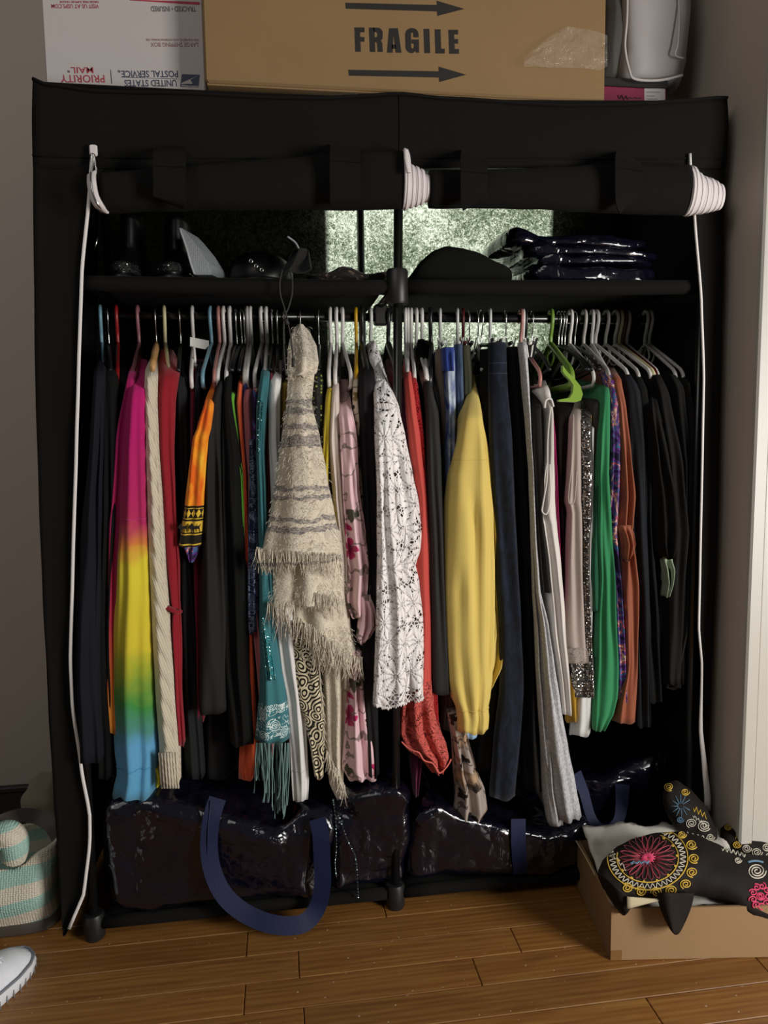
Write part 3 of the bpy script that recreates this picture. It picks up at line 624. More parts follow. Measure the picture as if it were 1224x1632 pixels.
tag(piece(None, 'yellow_scarf_tip', fab('yellow_chiffon', 'cdbf2e'), [(1225, 243, 252), (1245, 244, 259), (1256, 246, 253)], yf=.02, depth=.05, ysh=0, hem=0, rows=12), 'yellow cloth tip peeking out below the cream knit sleeve', 'scarf', 'clothes hanging on the rod')
garment('dark_jacket', 'charcoal jacket hanging just right of the red hoodie', 'jacket', 286, C_CHAR2,
        [(572, 282, 292), (610, 276, 297), (700, 279, 300), (900, 284, 304), (1100, 287, 318), (1243, 294, 326)], ('wire', 'black'), 'charcoal jacket', yf=.05, wb=.010)
h = garment('maroon_dress', 'maroon and navy dress behind the orange lion shirt', 'dress', 306, C_CRIM,
        [(572, 306, 326), (600, 302, 318), (700, 301, 313), (900, 306, 322), (1150, 310, 326)], None, None, parts=True, yf=.06, wb=.008)
piece(h, 'navy_panel', C_NAVY, [(575, 312, 322), (620, 308, 320), (760, 306, 316)], yf=.05, depth=.1, ysh=20, ytop=.15)
# white clip hanger with an arm and a pin
hw = hanger(306, 'tube', 'white', 'with a square arm and hanging pin, over the maroon dress', P(306, 600, .05).x)
ab = MB().loft([[P(303, 537, .12), P(303, 552, .12), P(303, 552, .125), P(303, 537, .125)], [P(333, 543, .2), P(333, 558, .2), P(333, 558, .206), P(333, 543, .206)]])
def add_world(parent, mb, name, mat, smooth=True):
    o = mb.build(name, mat, None, smooth, origin=(0, 0, 0)); o.parent = parent
    o.matrix_parent_inverse = (Matrix.Translation(parent.location) @ Matrix.Rotation(parent.rotation_euler.z, 4, 'Z')).inverted(); return o
add_world(hw, ab, 'square_arm', hk_mat('white'), 30)
pin = MB().tube([P(309, 552, .12), P(311, 575, .118), P(311, 584, .118)], .0028, 8).tube([P(308, 583, .112), P(314, 584, .112)], .0045, 10)
add_world(hw, pin, 'pin', hk_mat('white'))
garment('black_strap_shirt', 'black sleeveless top on the light blue hanger next to the lion shirt', 'top', 335, C_BLACK,
        [(600, 330, 337), (650, 318, 324), (900, 318, 330), (1100, 320, 334)], None, None, yf=.07, wb=.006)
hanger(335, 'tube', 'blue', 'with a bare arm dropping beside the orange shirt', P(322, 630, .03).x)
M_LION = m_lion()
h = garment('lion_print_shirt', 'orange and yellow shirt with a lion-patterned border on its sleeve', 'shirt', 348, M_LION,
        [(585, 343, 350), (610, 336, 348), (640, 325, 342), (680, 313, 338), (700, 305, 334), (750, 299, 330), (812, 292, 326), (840, 287, 324), (872, 282, 321)], ('tube', 'pink'), 'orange lion shirt', parts=True, body='sleeve', full=False, depth=.15, yf=-.004, ysh=60, ytop=.16, amp=.003, hem=.0)
lion = [(0, .5), (.05, .75), (.16, .86), (.24, .98), (.34, .95), (.42, .8), (.44, .66), (.6, .7), (.8, .72), (.88, .8), (.98, .95), (1.0, .88), (.93, .72), (.9, .55), (.92, .3), (.95, .05), (.88, .05), (.83, .3), (.78, .42), (.6, .38), (.46, .36), (.45, .2), (.46, .02), (.38, .02), (.36, .25), (.3, .3), (.27, .02), (.19, .02), (.2, .35), (.12, .42)]
lm = plain('black_print', '14100c', .9)
for x0, x1 in ((284, 299), (300, 320)):
    MB().prism([P(lerp(x0, x1, a), lerp(849, 834, b), -.0105 if x0 > 290 else -.0085) for a, b in lion], (0, 1, 0), .0012).build('lion_print', lm, h, smooth=False)
piece(h, 'lining_tail', m_multi('red_green_lining'), [(868, 288, 318), (885, 296, 314), (897, 301, 308)], yf=.01, depth=.03, ysh=0, rows=10, hem=0)
garment('charcoal_tunic', 'long charcoal tunic with straight hem right of the lion shirt', 'tunic', 356, C_CHAR,
        [(596, 351, 358), (630, 338, 352), (700, 328, 350), (850, 321, 355), (1000, 316, 360), (1140, 315, 361)], ('tube', 'white'), 'long charcoal tunic', yf=.006, wb=.012, amp=.007, folds=2, hem=.001)
garment('black_dress', 'black dress between the charcoal tunic and the neon green top', 'dress', 366, C_BLACK,
        [(580, 362, 370), (630, 352, 368), (740, 352, 384), (900, 352, 394), (1050, 352, 398), (1190, 366, 404)], ('tube', 'white'), 'black dress', yf=.015, wb=.012, amp=.006)
garment('long_black_coat', 'long black coat whose hem shows lowest behind the charcoal tunic', 'coat', 376, C_BLACK2,
        [(600, 374, 380), (650, 366, 376), (900, 340, 366), (1150, 320, 372), (1243, 318, 372)], ('wire', 'black'), 'long black coat', yf=.075, wb=.008)
garment('green_shirt', 'thin strip of a neon green top among the tops left of the teal scarf', 'top', 384, fab('neon_green', '5aa02c'),
        [(612, 368, 376), (640, 365, 373), (700, 373, 380), (760, 382, 388), (860, 386, 391)], ('wire', 'black'), 'neon green top', yf=.03, wb=.006)
garment('coral_shirt', 'coral orange top with its bright hem showing below the black dress', 'top', 389, fab('neon_coral', 'e8643c', .8),
        [(598, 380, 387), (640, 376, 386), (760, 386, 393), (1000, 390, 402), (1150, 388, 408), (1200, 381, 410), (1244, 379, 407)], ('wire', 'black'), 'coral orange top', yf=.035, wb=.006, amp=.003)
garment('periwinkle_shirt', 'periwinkle blue top between the coral and the dusty rose ones', 'top', 394, fab('periwinkle', '3f4a86'),
        [(590, 389, 397), (630, 384, 396), (720, 388, 394), (1000, 394, 402)], ('tube', 'grey'), 'periwinkle blue top', yf=.045, wb=.005)
garment('rose_shirt', 'dusty rose top with its rounded tip beside the teal fringe', 'top', 399, fab('dusty_rose', 'b0666c'),
        [(608, 392, 402), (640, 387, 400), (700, 390, 403), (760, 395, 406), (950, 398, 412), (1150, 415, 436), (1200, 421, 437), (1218, 425, 434)], ('tube', 'white'), 'dusty rose top', yf=.028, wb=.006, hem=0)
garment('navy_paisley_scarf', 'navy scarf with white paisley print left of the cream shawl', 'scarf', 404, m_bandana('navy_paisley', '1c2342', '7d88a4', 40),
        [(700, 396, 404), (760, 396, 410), (850, 395, 413), (950, 394, 413), (1010, 395, 412)], None, None, yf=.018, full=False, depth=.06, ysh=0, amp=.003)
garment('purple_lace_shirt', 'mottled purple lace top left of the teal sequinned scarf', 'top', 416, m_multi('purple_lace'),
        [(606, 404, 412), (640, 400, 411), (700, 402, 411), (900, 404, 414)], ('tube', 'white'), 'purple lace top', yf=.03, wb=.005)
TEAL = m_bandana('teal_bandana', '3a737a', 'd3e0de', 30, 0.01, .085)
h = garment('teal_scarf', 'teal scarf with sequins, paisley border and long grey-green fringe', 'scarf', 424, TEAL,
        [(566, 423, 432), (600, 414, 430), (650, 408, 425), (720, 408, 421), (800, 410, 424), (900, 413, 432), (1000, 413, 438), (1060, 414, 447), (1110, 413, 456), (1150, 409, 461), (1186, 405, 463)], ('tube', 'white'), 'teal scarf', parts=True, body='cloth', yf=.0, wb=.008, amp=.004, hem=0)
piece(h, 'sequin_strip', m_sequin('teal_sequins', 'bfe6e2', '1d6068', 300, .5), [(612, 412, 422), (660, 409, 418), (720, 409, 414)], yf=-.004, depth=.012, ysh=30, ytop=.03, rows=20, hem=0)
piece(h, 'sequin_strip', m_sequin('teal_sequins_low', 'c8ece8', '2b8790', 300, .6), [(985, 416, 422), (1030, 419, 432), (1085, 424, 440)], yf=-.007, depth=.012, ysh=0, rows=20, hem=0)
rng = random.Random(5); fr = MB()
for k in range(52):
    x0 = rng.uniform(406, 462); L = rng.choice((60, 80, 95, 60)) if x0 < 435 else rng.uniform(70, 125); xe = x0+rng.uniform(-5, 6)-(8 if x0 > 448 and rng.random() < .25 else 0); yy = -.003+rng.uniform(-.012, .012)
    fr.tube(curve([P(x0, 1184, yy), P(lerp(x0, xe, .4)+rng.uniform(-2, 2), 1184+L*.4, yy-.003), P(lerp(x0, xe, .8)+rng.uniform(-2, 2), 1184+L*.8, yy), P(xe+rng.uniform(-3, 3), 1184+L, yy)], 4), .0013, 4)
tag(fr.build('fringe', fab('sage_fringe', '6d8a86', .7), h), 'long grey-green fringe', kind='stuff')
garment('crimson_shirt', 'crimson top squeezed between the teal scarf and the white sweatshirt', 'top', 433, fab('dark_crimson', '7c1a34'),
        [(566, 430, 438), (600, 426, 437), (700, 424, 432), (800, 424, 431), (1000, 428, 436)], ('wire', 'black'), 'crimson top', yf=.03, wb=.005)
W1 = fab('white_fleece', 'dedcda', .9, .05)
h = garment('white_sweatshirt', 'white sweatshirt whose long sleeve shows below the cream shawl', 'sweatshirt', 441, W1,
        [(574, 441, 451), (590, 434, 450), (620, 427, 447), (700, 428, 446), (800, 432, 452), (900, 436, 470), (1000, 438, 478), (1060, 444, 484), (1120, 455, 488), (1200, 462, 491), (1250, 464, 493), (1278, 466, 491)], ('wire', 'black'), 'white sweatshirt', parts=True, body='sleeve', yf=.016, wb=.008, amp=.005, hem=.002)
seam_on(h, h, 'cuff_seam', 1228, .0010, fab('white_stitch', 'c9c7c6'))
garment('mustard_shirt', 'mustard top showing beside the neck of the cream shawl', 'top', 452, fab('mustard', '9a8236'),
        [(598, 448, 462), (640, 447, 460), (700, 446, 458), (900, 446, 460)], ('wire', 'black'), 'mustard top', yf=.045, wb=.006)
# ---- the fuzzy shawl: three tiers with fringes
def zpx(y_): return P(480, y_, -.03).z
SHB = 1060; zb_ = zpx(SHB)
for a, b in ((637, 646), (650, 660), (676, 686), (694, 712), (775, 782), (790, 797), (824, 832), (838, 848), (892, 897)): SHAWL_BANDS.append((zpx(b)-.58, zpx(a)-.58))
SHW = m_shawl()
hx = P(478, 491, ROD_Y).x
sh = empty('woven_shawl', (hx, ROD_Y, .58), 'fuzzy cream and grey striped wool shawl with fringed tiers', 'shawl', 'clothes hanging on the rod')
hanger(478, 'wire', 'black', 'holding the fuzzy cream shawl', P(480, 560, .0).x)
def shp(name, prof, yf, **kw):
    kw.setdefault('depth', .10); kw.setdefault('amp', .006); kw.setdefault('wb', .03); return piece(sh, name, SHW, prof, hook=478, yf=yf, full=False, seed=3, rows=50, **kw)
shp('top_fold', [(516, 474, 484), (530, 464, 496), (550, 460, 506), (575, 458, 509), (592, 458, 506), (600, 460, 490)], .0, ysh=60, ytop=.10, depth=.12)
t1 = shp('upper_tier', [(585, 460, 503), (640, 457, 498), (700, 448, 512), (760, 440, 524), (820, 430, 536), (870, 418, 545), (888, 412, 547)], -.045, ysh=80, ytop=.03, depth=.12, amp=.006, folds=3)
t2 = shp('middle_tier', [(850, 436, 545), (900, 432, 549), (960, 430, 553), (968, 428, 554)], -.016, ysh=0, depth=.10, amp=.006, folds=3, disp=pleats((-.35, -.35, .016, .2, -.2, 1.3)))
t3 = shp('lower_tier', [(940, 462, 553), (1000, 468, 562), (1040, 478, 570), (1062, 486, 577)], -.006, ysh=0, depth=.09, amp=.007)
t4 = shp('tail', [(1040, 512, 556), (1120, 517, 557), (1200, 520, 552), (1250, 526, 548), (1275, 536, 546)], .03, ysh=0, depth=.05, amp=.005)
rng = random.Random(11); fz = MB()
def fringe(mb, xa, ya, xb, yb, n, L, Y, sp=6, r=.0011):
    for k in range(n):
        t_ = (k+rng.random())/n; x0 = lerp(xa, xb, t_); y0 = lerp(ya, yb, t_)+rng.uniform(-4, 3); l_ = L*rng.uniform(.6, 1.15); dx = rng.uniform(-sp, sp); yy = Y(t_)+rng.uniform(-.004, .002)
        mb.tube([P(x0, y0-6, yy), P(x0+dx*.2, y0+l_*.3, yy-.003), P(x0+dx*.6, y0+l_*.7, yy-.002), P(x0+dx, y0+l_, yy+.002)], lambda q: r*(1-.5*q), 4)
arc = lambda y_, d: (lambda t_: y_-d*math.sin(t_*math.pi))
fringe(fz, 412, 884, 546, 892, 110, 26, arc(-.026, .026), 7)
fringe(fz, 408, 880, 436, 890, 30, 30, lambda t_: -.034, 9)
fringe(fz, 426, 966, 470, 968, 40, 30, arc(-.008, .012), 8); fringe(fz, 482, 946, 548, 962, 45, 26, arc(-.018, .006), 6)
fringe(fz, 440, 985, 500, 1010, 20, 30, arc(.0, .008), 8)
fringe(fz, 468, 985, 560, 1050, 60, 36, arc(-.004, .014), 10); fringe(fz, 500, 1040, 578, 1056, 50, 32, arc(.0, .01), 12)
fringe(fz, 508, 1040, 516, 1180, 40, 22, lambda t_: .022, 7); fringe(fz, 520, 1200, 550, 1262, 40, 24, lambda t_: .022, 7)
tag(fz.build('fringe', SHW, sh), 'pale wool fringe', kind='stuff')
# loose hairs that make the wool look brushed
hz = MB()
for tier, prof, Y in ((t1, [(520, 468, 492), (560, 460, 506), (640, 457, 498), (700, 448, 512), (760, 440, 524), (820, 430, 536), (880, 416, 546)], -.048), (t2, [(900, 436, 548), (965, 428, 552)], -.022), (t3, [(1000, 468, 560), (1050, 482, 572)], -.012)):
    for k in range(900 if tier is t1 else 260):
        py = rng.uniform(prof[0][0], prof[-1][0]); a, b = interp(prof, py); s_ = rng.uniform(-1, 1); px = (a+b)/2+(b-a)/2*s_
        q = P(px, py, (Y if py > 610 else .0)+.020*(1-math.sqrt(max(0, 1-s_*s_)))); d = Vector((s_*.5+rng.uniform(-.5, .5), -.6, rng.uniform(-.9, .4)))*.009
        hz.tube([q+Vector((0, .004, 0)), q+d*.6, q+d+Vector((0, 0, -.002))], .00045, 3)
tag(hz.build('wool_hairs', SHW, sh), 'brushed wool hairs', kind='stuff')
garment('tribal_print_scarf', 'black and cream swirl-printed scarf hanging below the shawl fringe', 'scarf', 490, m_tribal('tribal_print', '16130f', 'cfc4a4', 34),
        [(990, 464, 492), (1030, 466, 500), (1080, 469, 512), (1120, 474, 516), (1160, 488, 519), (1200, 495, 518), (1242, 502, 516)], None, None, yf=.006, full=False, depth=.05, ysh=0, amp=.005)
garment('dotted_black_shirt', 'sheer black top with yellow-green specks right of the shawl', 'top', 507, m_sequin('specked_black', '8a9a34', '10120e', 170, .16, 0),
        [(566, 504, 512), (610, 498, 516), (700, 496, 517), (850, 520, 540), (1000, 530, 548)], ('wire', 'black'), 'specked black top', yf=.04, wb=.006)
garment('yellow_shirt', 'plain yellow top between the shawl and the cream satin blouse', 'top', 526, fab('lemon', 'c2ae34'),
        [(606, 524, 532), (640, 519, 530), (700, 515, 528), (760, 512, 525), (900, 522, 536)], ('tube', 'white'), 'plain yellow top', yf=.03, wb=.006)
garment('satin_blouse', 'cream satin blouse left of the pink floral one', 'blouse', 536, fab('cream_satin', 'cdbfb6', .4, .06, .1),
        [(600, 533, 541), (640, 528, 542), (700, 524, 543), (780, 530, 548), (900, 542, 556), (1100, 548, 562)], ('tube', 'white'), 'cream satin blouse', yf=.022, wb=.006, amp=.004)
FLP = m_floral('pink_floral_satin', 'e3bfc4', 'c02a68', '7a1238', '4c4a3c', 15, .36, .62)
h = garment('pink_floral_blouse', 'pale pink satin blouse with magenta flowers and a knotted cuff', 'blouse', 545, FLP,
        [(604, 543, 556), (640, 540, 561), (700, 543, 571), (780, 546, 575), (850, 551, 585), (885, 553, 594), (910, 556, 594), (960, 553, 590), (985, 560, 585)], ('tube', 'white'), 'pink floral blouse', parts=True, body='sleeve', full=False, depth=.2, wb=.008, yf=.004, ysh=60, ytop=.18, amp=.006, folds=3, rows=60, disp=pleats((.1, .3, .008, .2, .3, 1.1), (-.5, .6, .006, .2, .65, 1.1)))
piece(h, 'knotted_cuff', FLP, [(950, 572, 592), (975, 574, 600), (1000, 570, 602), (1018, 568, 592), (1026, 572, 582)], yf=.0, depth=.04, ysh=0, amp=.008, folds=4, rows=24)
piece(h, 'tail', FLP, [(1040, 553, 580), (1080, 556, 580), (1120, 554, 584), (1160, 551, 592), (1200, 548, 601), (1228, 546, 604), (1246, 556, 605)], yf=.012, depth=.05, ysh=0, amp=.006, folds=3, rows=40, disp=pleats((.1, .1, .012, .18, -.2, 1.3)))
garment('ivory_floral_shirt', 'ivory top with dark leaf print on the yellow hanger', 'top', 567, m_floral('ivory_leaf', 'c9bca8', '8a7a4a', '5a4a2a', '1d1a16', 22, .34, .35, .7),
        [(588, 565, 573), (640, 563, 574), (700, 568, 580), (850, 578, 588), (1000, 583, 592)], ('tube', 'yellow'), 'ivory leaf-print top', yf=.03, wb=.005)
garment('black_velvet_jacket', 'black velvet jacket just left of the white lace blouse', 'jacket', 576, fab('black_velvet', '161416', .75, .2, .4, .5),
        [(556, 574, 588), (600, 573, 600), (700, 574, 602), (850, 582, 604), (950, 580, 604), (1060, 574, 600), (1110, 580, 604), (1240, 586, 606)], ('flat', 'black'), 'black velvet jacket', yf=.012, wb=.010, amp=.004)
LACE = m_lace('white_guipure_lace', 'f3efed', 18)
LINING = fab('shaded_lining', '8f8786', .8)  # grey instead of white: shade behind the lace holes is in the colour
h = garment('white_lace_blouse', 'white flower lace blouse in front of the centre pole', 'blouse', 590, LACE,
        [(543, 590, 600), (565, 589, 608), (600, 596, 618), (650, 599, 640), (700, 600, 651), (760, 602, 664), (810, 603, 676), (850, 604, 681), (880, 603, 678), (905, 603, 668), (935, 604, 676), (1000, 606, 684), (1060, 606, 688), (1117, 612, 688)], ('tube', 'clear'), 'white lace blouse', parts=True, body='lace_body', full=False, depth=.14, yf=-.018, ysh=90, ytop=.16, amp=.006, folds=3, rows=60, hem=.003, disp=pleats((.2, .25, .012, .2, .25, 1.3)))
LS_ = piece(h, 'lace_sleeve', LACE, [(655, 600, 622), (720, 601, 628), (800, 602, 632), (880, 603, 640), (960, 602, 648), (1030, 600, 650), (1090, 597, 652), (1124, 595, 648)], yf=-.040, depth=.035, ysh=30, ytop=-.02, amp=.006, rows=50, hem=.004)
piece(h, 'lining', LINING, [(560, 592, 606), (700, 604, 648), (850, 608, 674), (905, 608, 662), (1000, 610, 680), (1105, 614, 684)], yf=-.006, depth=.10, ysh=90, ytop=.165, amp=.007, folds=3, rows=40)
WCORD = fab('white_cord', 'e6e1df')
for src in (h, LS_):
    row = FR[src.name][-1][1]; pts = []
    for k in range(3, len(row)-3): pts += [row[k], (row[k]+row[k+1])/2+Vector((0, 0, -.006+.002*math.sin(k*2.1)))]
    MB().tube(curve(pts, 3), .0016, 5).build('scalloped_edge', WCORD, h)
# ---- right half of the rod, from the centre pole
garment('dark_red_shirt', 'dark red top seen around the centre pole behind the lace blouse', 'top', 618, fab('oxblood', '4a1216'),
        [(572, 618, 634), (620, 618, 645), (800, 640, 664), (1000, 650, 672)], ('flat', 'black'), 'dark red top', yf=.06, wb=.008)
garment('plum_shirt', 'narrow plum top between the centre pole and the coral lace top', 'top', 646, fab('plum', '5a1c3e'),
        [(600, 642, 650), (660, 642, 654), (760, 652, 664), (900, 664, 676), (1100, 660, 684), (1190, 656, 681), (1240, 657, 672), (1270, 660, 668)], ('tube', 'white'), 'plum top', yf=.045, wb=.006, hem=0)
CORAL = fab('coral_crepe', 'c24c44')
h = garment('coral_lace_shirt', 'coral top with a scalloped lace hem right of the white lace', 'top', 650, CORAL,
        [(570, 645, 655), (600, 645, 658), (650, 648, 665), (700, 653, 672), (800, 667, 682), (900, 664, 690), (1000, 668, 691), (1120, 660, 692)], ('tube', 'white'), 'coral lace top', parts=True, yf=.012, wb=.008, amp=.003, hem=0)
CL = m_lace('coral_lace', 'cf5a50', 34)
lh = piece(h, 'lace_hem', CL, [(1090, 646, 692), (1130, 641, 697), (1170, 639, 706), (1196, 650, 716), (1215, 676, 719), (1234, 690, 710)], yf=.004, depth=.05, ysh=0, amp=.010, folds=4, rows=40, hem=0)
piece(h, 'hem_lining', fab('coral_under', '8c3430'), [(1095, 648, 690), (1130, 644, 694), (1170, 643, 702), (1196, 655, 712), (1225, 686, 712)], yf=.018, depth=.03, ysh=0, amp=.008, folds=4, rows=24, hem=0)
sce = curve([P(640, 1182, .0), P(650, 1192, -.004), P(660, 1197, -.01), P(668, 1200, -.012), P(676, 1212, -.012), P(690, 1217, -.012), P(700, 1232, -.008), P(712, 1222, -.004), P(719, 1210, .004)], 5)
MB().tube(sce, .0019, 6).build('scalloped_edge', fab('coral_cord', 'd2665c'), h)
garment('red_lace_shirt', 'bright red lace top left of the charcoal dress', 'top', 655, m_lace('red_lace', 'b01a20', 50),
        [(590, 654, 662), (620, 655, 670), (700, 664, 680), (800, 672, 684), (1000, 684, 694), (1160, 686, 702)], ('tube', 'white'), 'red lace top', yf=.022, wb=.006)
garment('charcoal_dress', 'smooth charcoal dress between red lace and the yellow sweatshirt', 'dress', 663, fab('charcoal_smooth', '2b2b2b', .8),
        [(596, 676, 684), (620, 678, 692), (660, 681, 702), (740, 683, 706), (900, 688, 712), (1108, 692, 722)], ('tube', 'white'), 'charcoal dress', yf=.004, wb=.008, amp=.003, hem=.001)
garment('pink_grey_shirt', 'greyish pink top peeking out above the charcoal dress', 'top', 672, fab('grey_pink', '6e5652'),
        [(586, 668, 678), (620, 676, 688), (700, 690, 700), (1000, 700, 712)], ('tube', 'white'), 'greyish pink top', yf=.04, wb=.006)
garment('black_hooded_shirt', 'black top with a peaked collar near the rod right of centre', 'top', 686, C_BLACK,
        [(540, 668, 678), (560, 664, 684), (600, 682, 696), (650, 694, 704), (900, 706, 716)], ('flat', 'black'), 'black peaked-collar top', yf=.05, wb=.006, ysh=80, ytop=.16)
garment('brown_satin_skirt', 'brown grey satin skirt clipped left of the blue tie-dye jeans', 'skirt', 701, fab('taupe_satin', '7a6a62', .35, .1, .1),
        [(556, 696, 708), (595, 696, 712), (640, 700, 713), (720, 706, 716), (1000, 712, 728), (1165, 704, 726)], ('clip', 'clear'), 'brown satin skirt', yf=.06, ysh=0, ytop=.06, wb=.006)
garment('tie_dye_jeans', 'blue and white tie-dyed jeans hung by the waistband', 'jeans', 729, m_denim('blue_tie_dye', '223f86', 'b9c4cc', (40, 40, 14)),
        [(554, 708, 727), (592, 710, 728), (660, 713, 729), (760, 712, 728), (1000, 722, 740)], ('clip', 'clear'), 'blue tie-dyed jeans', parts=True, body='leg', yf=.03, ysh=0, ytop=.03, wb=.008)
hh = [o for o in COL.objects if o.name == "tie_dye_jeans"][-1]
piece(hh, 'waistband', fab('royal_denim', '2a3f86'), [(553, 707, 727), (570, 708, 727.5), (591, 709.5, 728.5)], yf=.027, depth=.2, wb=.010, ysh=0, rows=8, hem=0)
garment('mid_blue_jeans', 'faded mid-blue jeans between tie-dyed jeans and olive trousers', 'jeans', 738, m_denim('mid_denim', '26344a', '4f617a'),
        [(548, 726, 740), (600, 727, 741), (700, 728, 744), (900, 736, 756), (1176, 734, 766)], ('clip', 'maroon'), 'mid-blue jeans', yf=.045, ysh=0, ytop=.05, wb=.007)
garment('olive_trousers', 'olive green trousers right behind the shoulder of the yellow sweatshirt', 'trousers', 748, fab('olive_twill', '3f4230'),
        [(550, 735, 752), (600, 738, 756), (680, 740, 756), (900, 745, 765), (1000, 748, 768)], ('sclip', 'black'), 'olive trousers', yf=.055, ysh=0, ytop=.055, wb=.007)
YEL = fab('yellow_fleece', 'd3bb66', .92, .07, .3)
h = garment('yellow_sweatshirt', 'butter yellow sweatshirt sleeve with ribbed cuff in front of dark jeans', 'sweatshirt', 762, YEL,
        [(596, 753, 757), (640, 756, 768), (760, 760, 790), (880, 775, 802), (950, 780, 806), (985, 782, 815), (1012, 784, 812), (1030, 780, 810), (1060, 778, 804), (1100, 770, 786)], ('wire', 'grey'), 'yellow sweatshirt', parts=True, yf=.03, ysh=90, wb=.010, amp=.010, folds=3, rows=70, disp=pleats((.3, .3, .010, .25, .6, 1.2)))
sl = piece(h, 'sleeve', YEL, [(597, 753, 757), (630, 747, 766), (660, 742, 772), (700, 735, 779), (735, 727, 786), (760, 721, 790), (820, 715, 797), (900, 711, 800), (960, 711, 800), (1030, 714, 798), (1090, 720, 795), (1120, 727, 790), (1134, 733, 785), (1150, 735, 786), (1171, 735, 784)], hook=762, depth=.16, wb=.02, yf=-.025, ysh=70, ytop=.10, amp=.005, folds=2, rows=80, hem=.004, disp=pleats((.0, .2, .010, .16, .30, 1.2), (-.55, -.42, .008, .2, .5, 1.0), (-.2, -.1, .005, .15, .6, .95), (.75, .7, .010, .16, .1, .9)))
seam_on(sl, sl, 'cuff_seam', 1134, .0014, YEL)
seam_on(sl, sl, 'shoulder_seam', 735, .0008, YEL, 1)
tag(piece(None, 'pale_blue_shirt', fab('pale_blue_cotton', '8fb0d2'), [(1140, 738, 766), (1160, 737, 766), (1178, 736, 764)], yf=.03, depth=.04, ysh=0, rows=10, hem=.001), 'pale blue shirt hem just under the yellow cuff', 'shirt', 'clothes hanging on the rod')
garment('grey_floral_blouse', 'grey-brown floral chiffon blouse hanging below the coral lace hem', 'blouse', 767, m_floral('taupe_floral', 'a3958c', '6d5a4c', 'b89a7a', '241c18', 17, .4, .3, .5),
        [(1140, 716, 738), (1180, 722, 748), (1230, 726, 762), (1270, 730, 778), (1300, 728, 782), (1322, 732, 766)], None, None, yf=.012, full=False, depth=.06, ysh=0, amp=.010, folds=4, rows=50, hem=.008)
hanger(767, 'sclip', 'black', 'between the olive trousers and navy jeans')
garment('black_jeans', 'black jeans between the yellow sweatshirt and the navy jeans', 'jeans', 781, C_BLACK2,
        [(556, 768, 788), (640, 766, 790), (800, 775, 800), (1000, 780, 808), (1230, 760, 794)], ('clip', 'clear'), 'black jeans', yf=.05, ysh=0, ytop=.05, wb=.008)
h = garment('navy_jeans', 'dark navy jeans with a stitched waistband right of the yellow sweatshirt', 'jeans', 806, m_denim('navy_denim', '10141e', '1a2131', (90, 90, 30)),
        [(545, 783, 811), (600, 783, 812), (700, 785, 821), (800, 790, 826), (900, 795, 831), (1000, 800, 836), (1100, 802, 840), (1200, 792, 834), (1276, 786, 826)], ('sclip', 'black'), 'navy jeans', parts=True, body='leg', yf=.008, ysh=0, ytop=.012, wb=.012, amp=.006, folds=2)
for yy in (580, 600): seam_on(h, h, 'stitching', yy, .0006, fab('navy_stitch', '3f475c'))
garment('black_trousers', 'plain black trousers between navy jeans and grey marl trousers', 'trousers', 838, fab('black_suiting', '0f0f0f', .8),
        [(552, 811, 830), (640, 815, 840), (760, 822, 850), (900, 832, 858), (1100, 838, 868), (1264, 836, 880)], ('clip', 'black'), 'plain black trousers', yf=.022, ysh=0, ytop=.03, wb=.010, amp=.006)
h = garment('grey_marl_trousers', 'light grey marl jersey trousers with flared leg reaching lowest on the right', 'trousers', 834, m_marl('grey_marl', '94949a', 'c6c5c4'),
        [(545, 829, 842), (600, 834, 846), (680, 841, 849), (760, 847, 853), (850, 850, 857), (940, 853, 864), (1000, 856, 878), (1060, 859, 888), (1130, 864, 899), (1200, 870, 913), (1260, 877, 925), (1310, 884, 935)], ('clip', 'white'), 'grey marl trousers', parts=True, body='leg', yf=-.012, ysh=0, ytop=.0, wb=.010, amp=.004, folds=3, hem=.003, disp=pleats((-.75, -.6, .012, .2, .4, 1.2), (.35, .3, .012, .2, .5, 1.2)))
piece(h, 'leg', MATS.get('gm') or m_marl('grey_marl_inner', 'a0a0a2', 'cfcdca'), [(1180, 868, 884), (1260, 872, 888), (1318, 878, 900)], yf=.0, depth=.04, ysh=0, rows=16, hem=.002)
garment('charcoal_tee', 'charcoal tee sleeve draping over the white tank top', 'tee', 846, C_CHAR,
        [(600, 846, 858), (640, 850, 866), (720, 852, 868), (760, 854, 872), (820, 858, 868), (900, 862, 878), (945, 866, 883)], None, None, yf=.0, full=False, depth=.2, wb=.006, ysh=50, ytop=.18, amp=.003, hem=0)
WT = fab('white_rib', 'd4cfc8', .85, .05)
h = garment('white_tank_shirt', 'white tank top with a scooped strap beside the grey trousers', 'tank top', 830, WT,
        [(606, 863, 872), (625, 866, 881), (660, 876, 885), (720, 874, 886), (790, 864, 888), (822, 861, 891), (835, 866, 892), (900, 875, 898), (1000, 884, 905), (1100, 896, 912), (1140, 899, 915)], ('tube', 'pink'), 'white tank top', parts=True, yf=-.004, wb=.008, amp=.005, rows=70, hem=0)
MB().tube(curve([P(877, 652, -.008), P(873, 700, -.010), P(872, 760, -.012), P(866, 800, -.012), P(864, 815, -.010), P(872, 818, -.012), P(877, 790, -.013), P(876, 740, -.012)], 5), .0018, 5).build('armhole_binding', WT, h)
MB().tube(curve([P(868, 650, -.006), P(870, 638, -.010), P(878, 636, -.010), P(882, 648, -.006)], 5), .0025, 6).build('strap_loop', WT, h)
garment('magenta_shirt', 'thin line of a magenta top beside the white tank top', 'top', 848, fab('magenta_jersey', '8e1f52'),
        [(640, 876, 882), (700, 882, 888), (780, 886, 891), (1000, 892, 900)], ('wire', 'black'), 'magenta top', yf=.01, wb=.004)
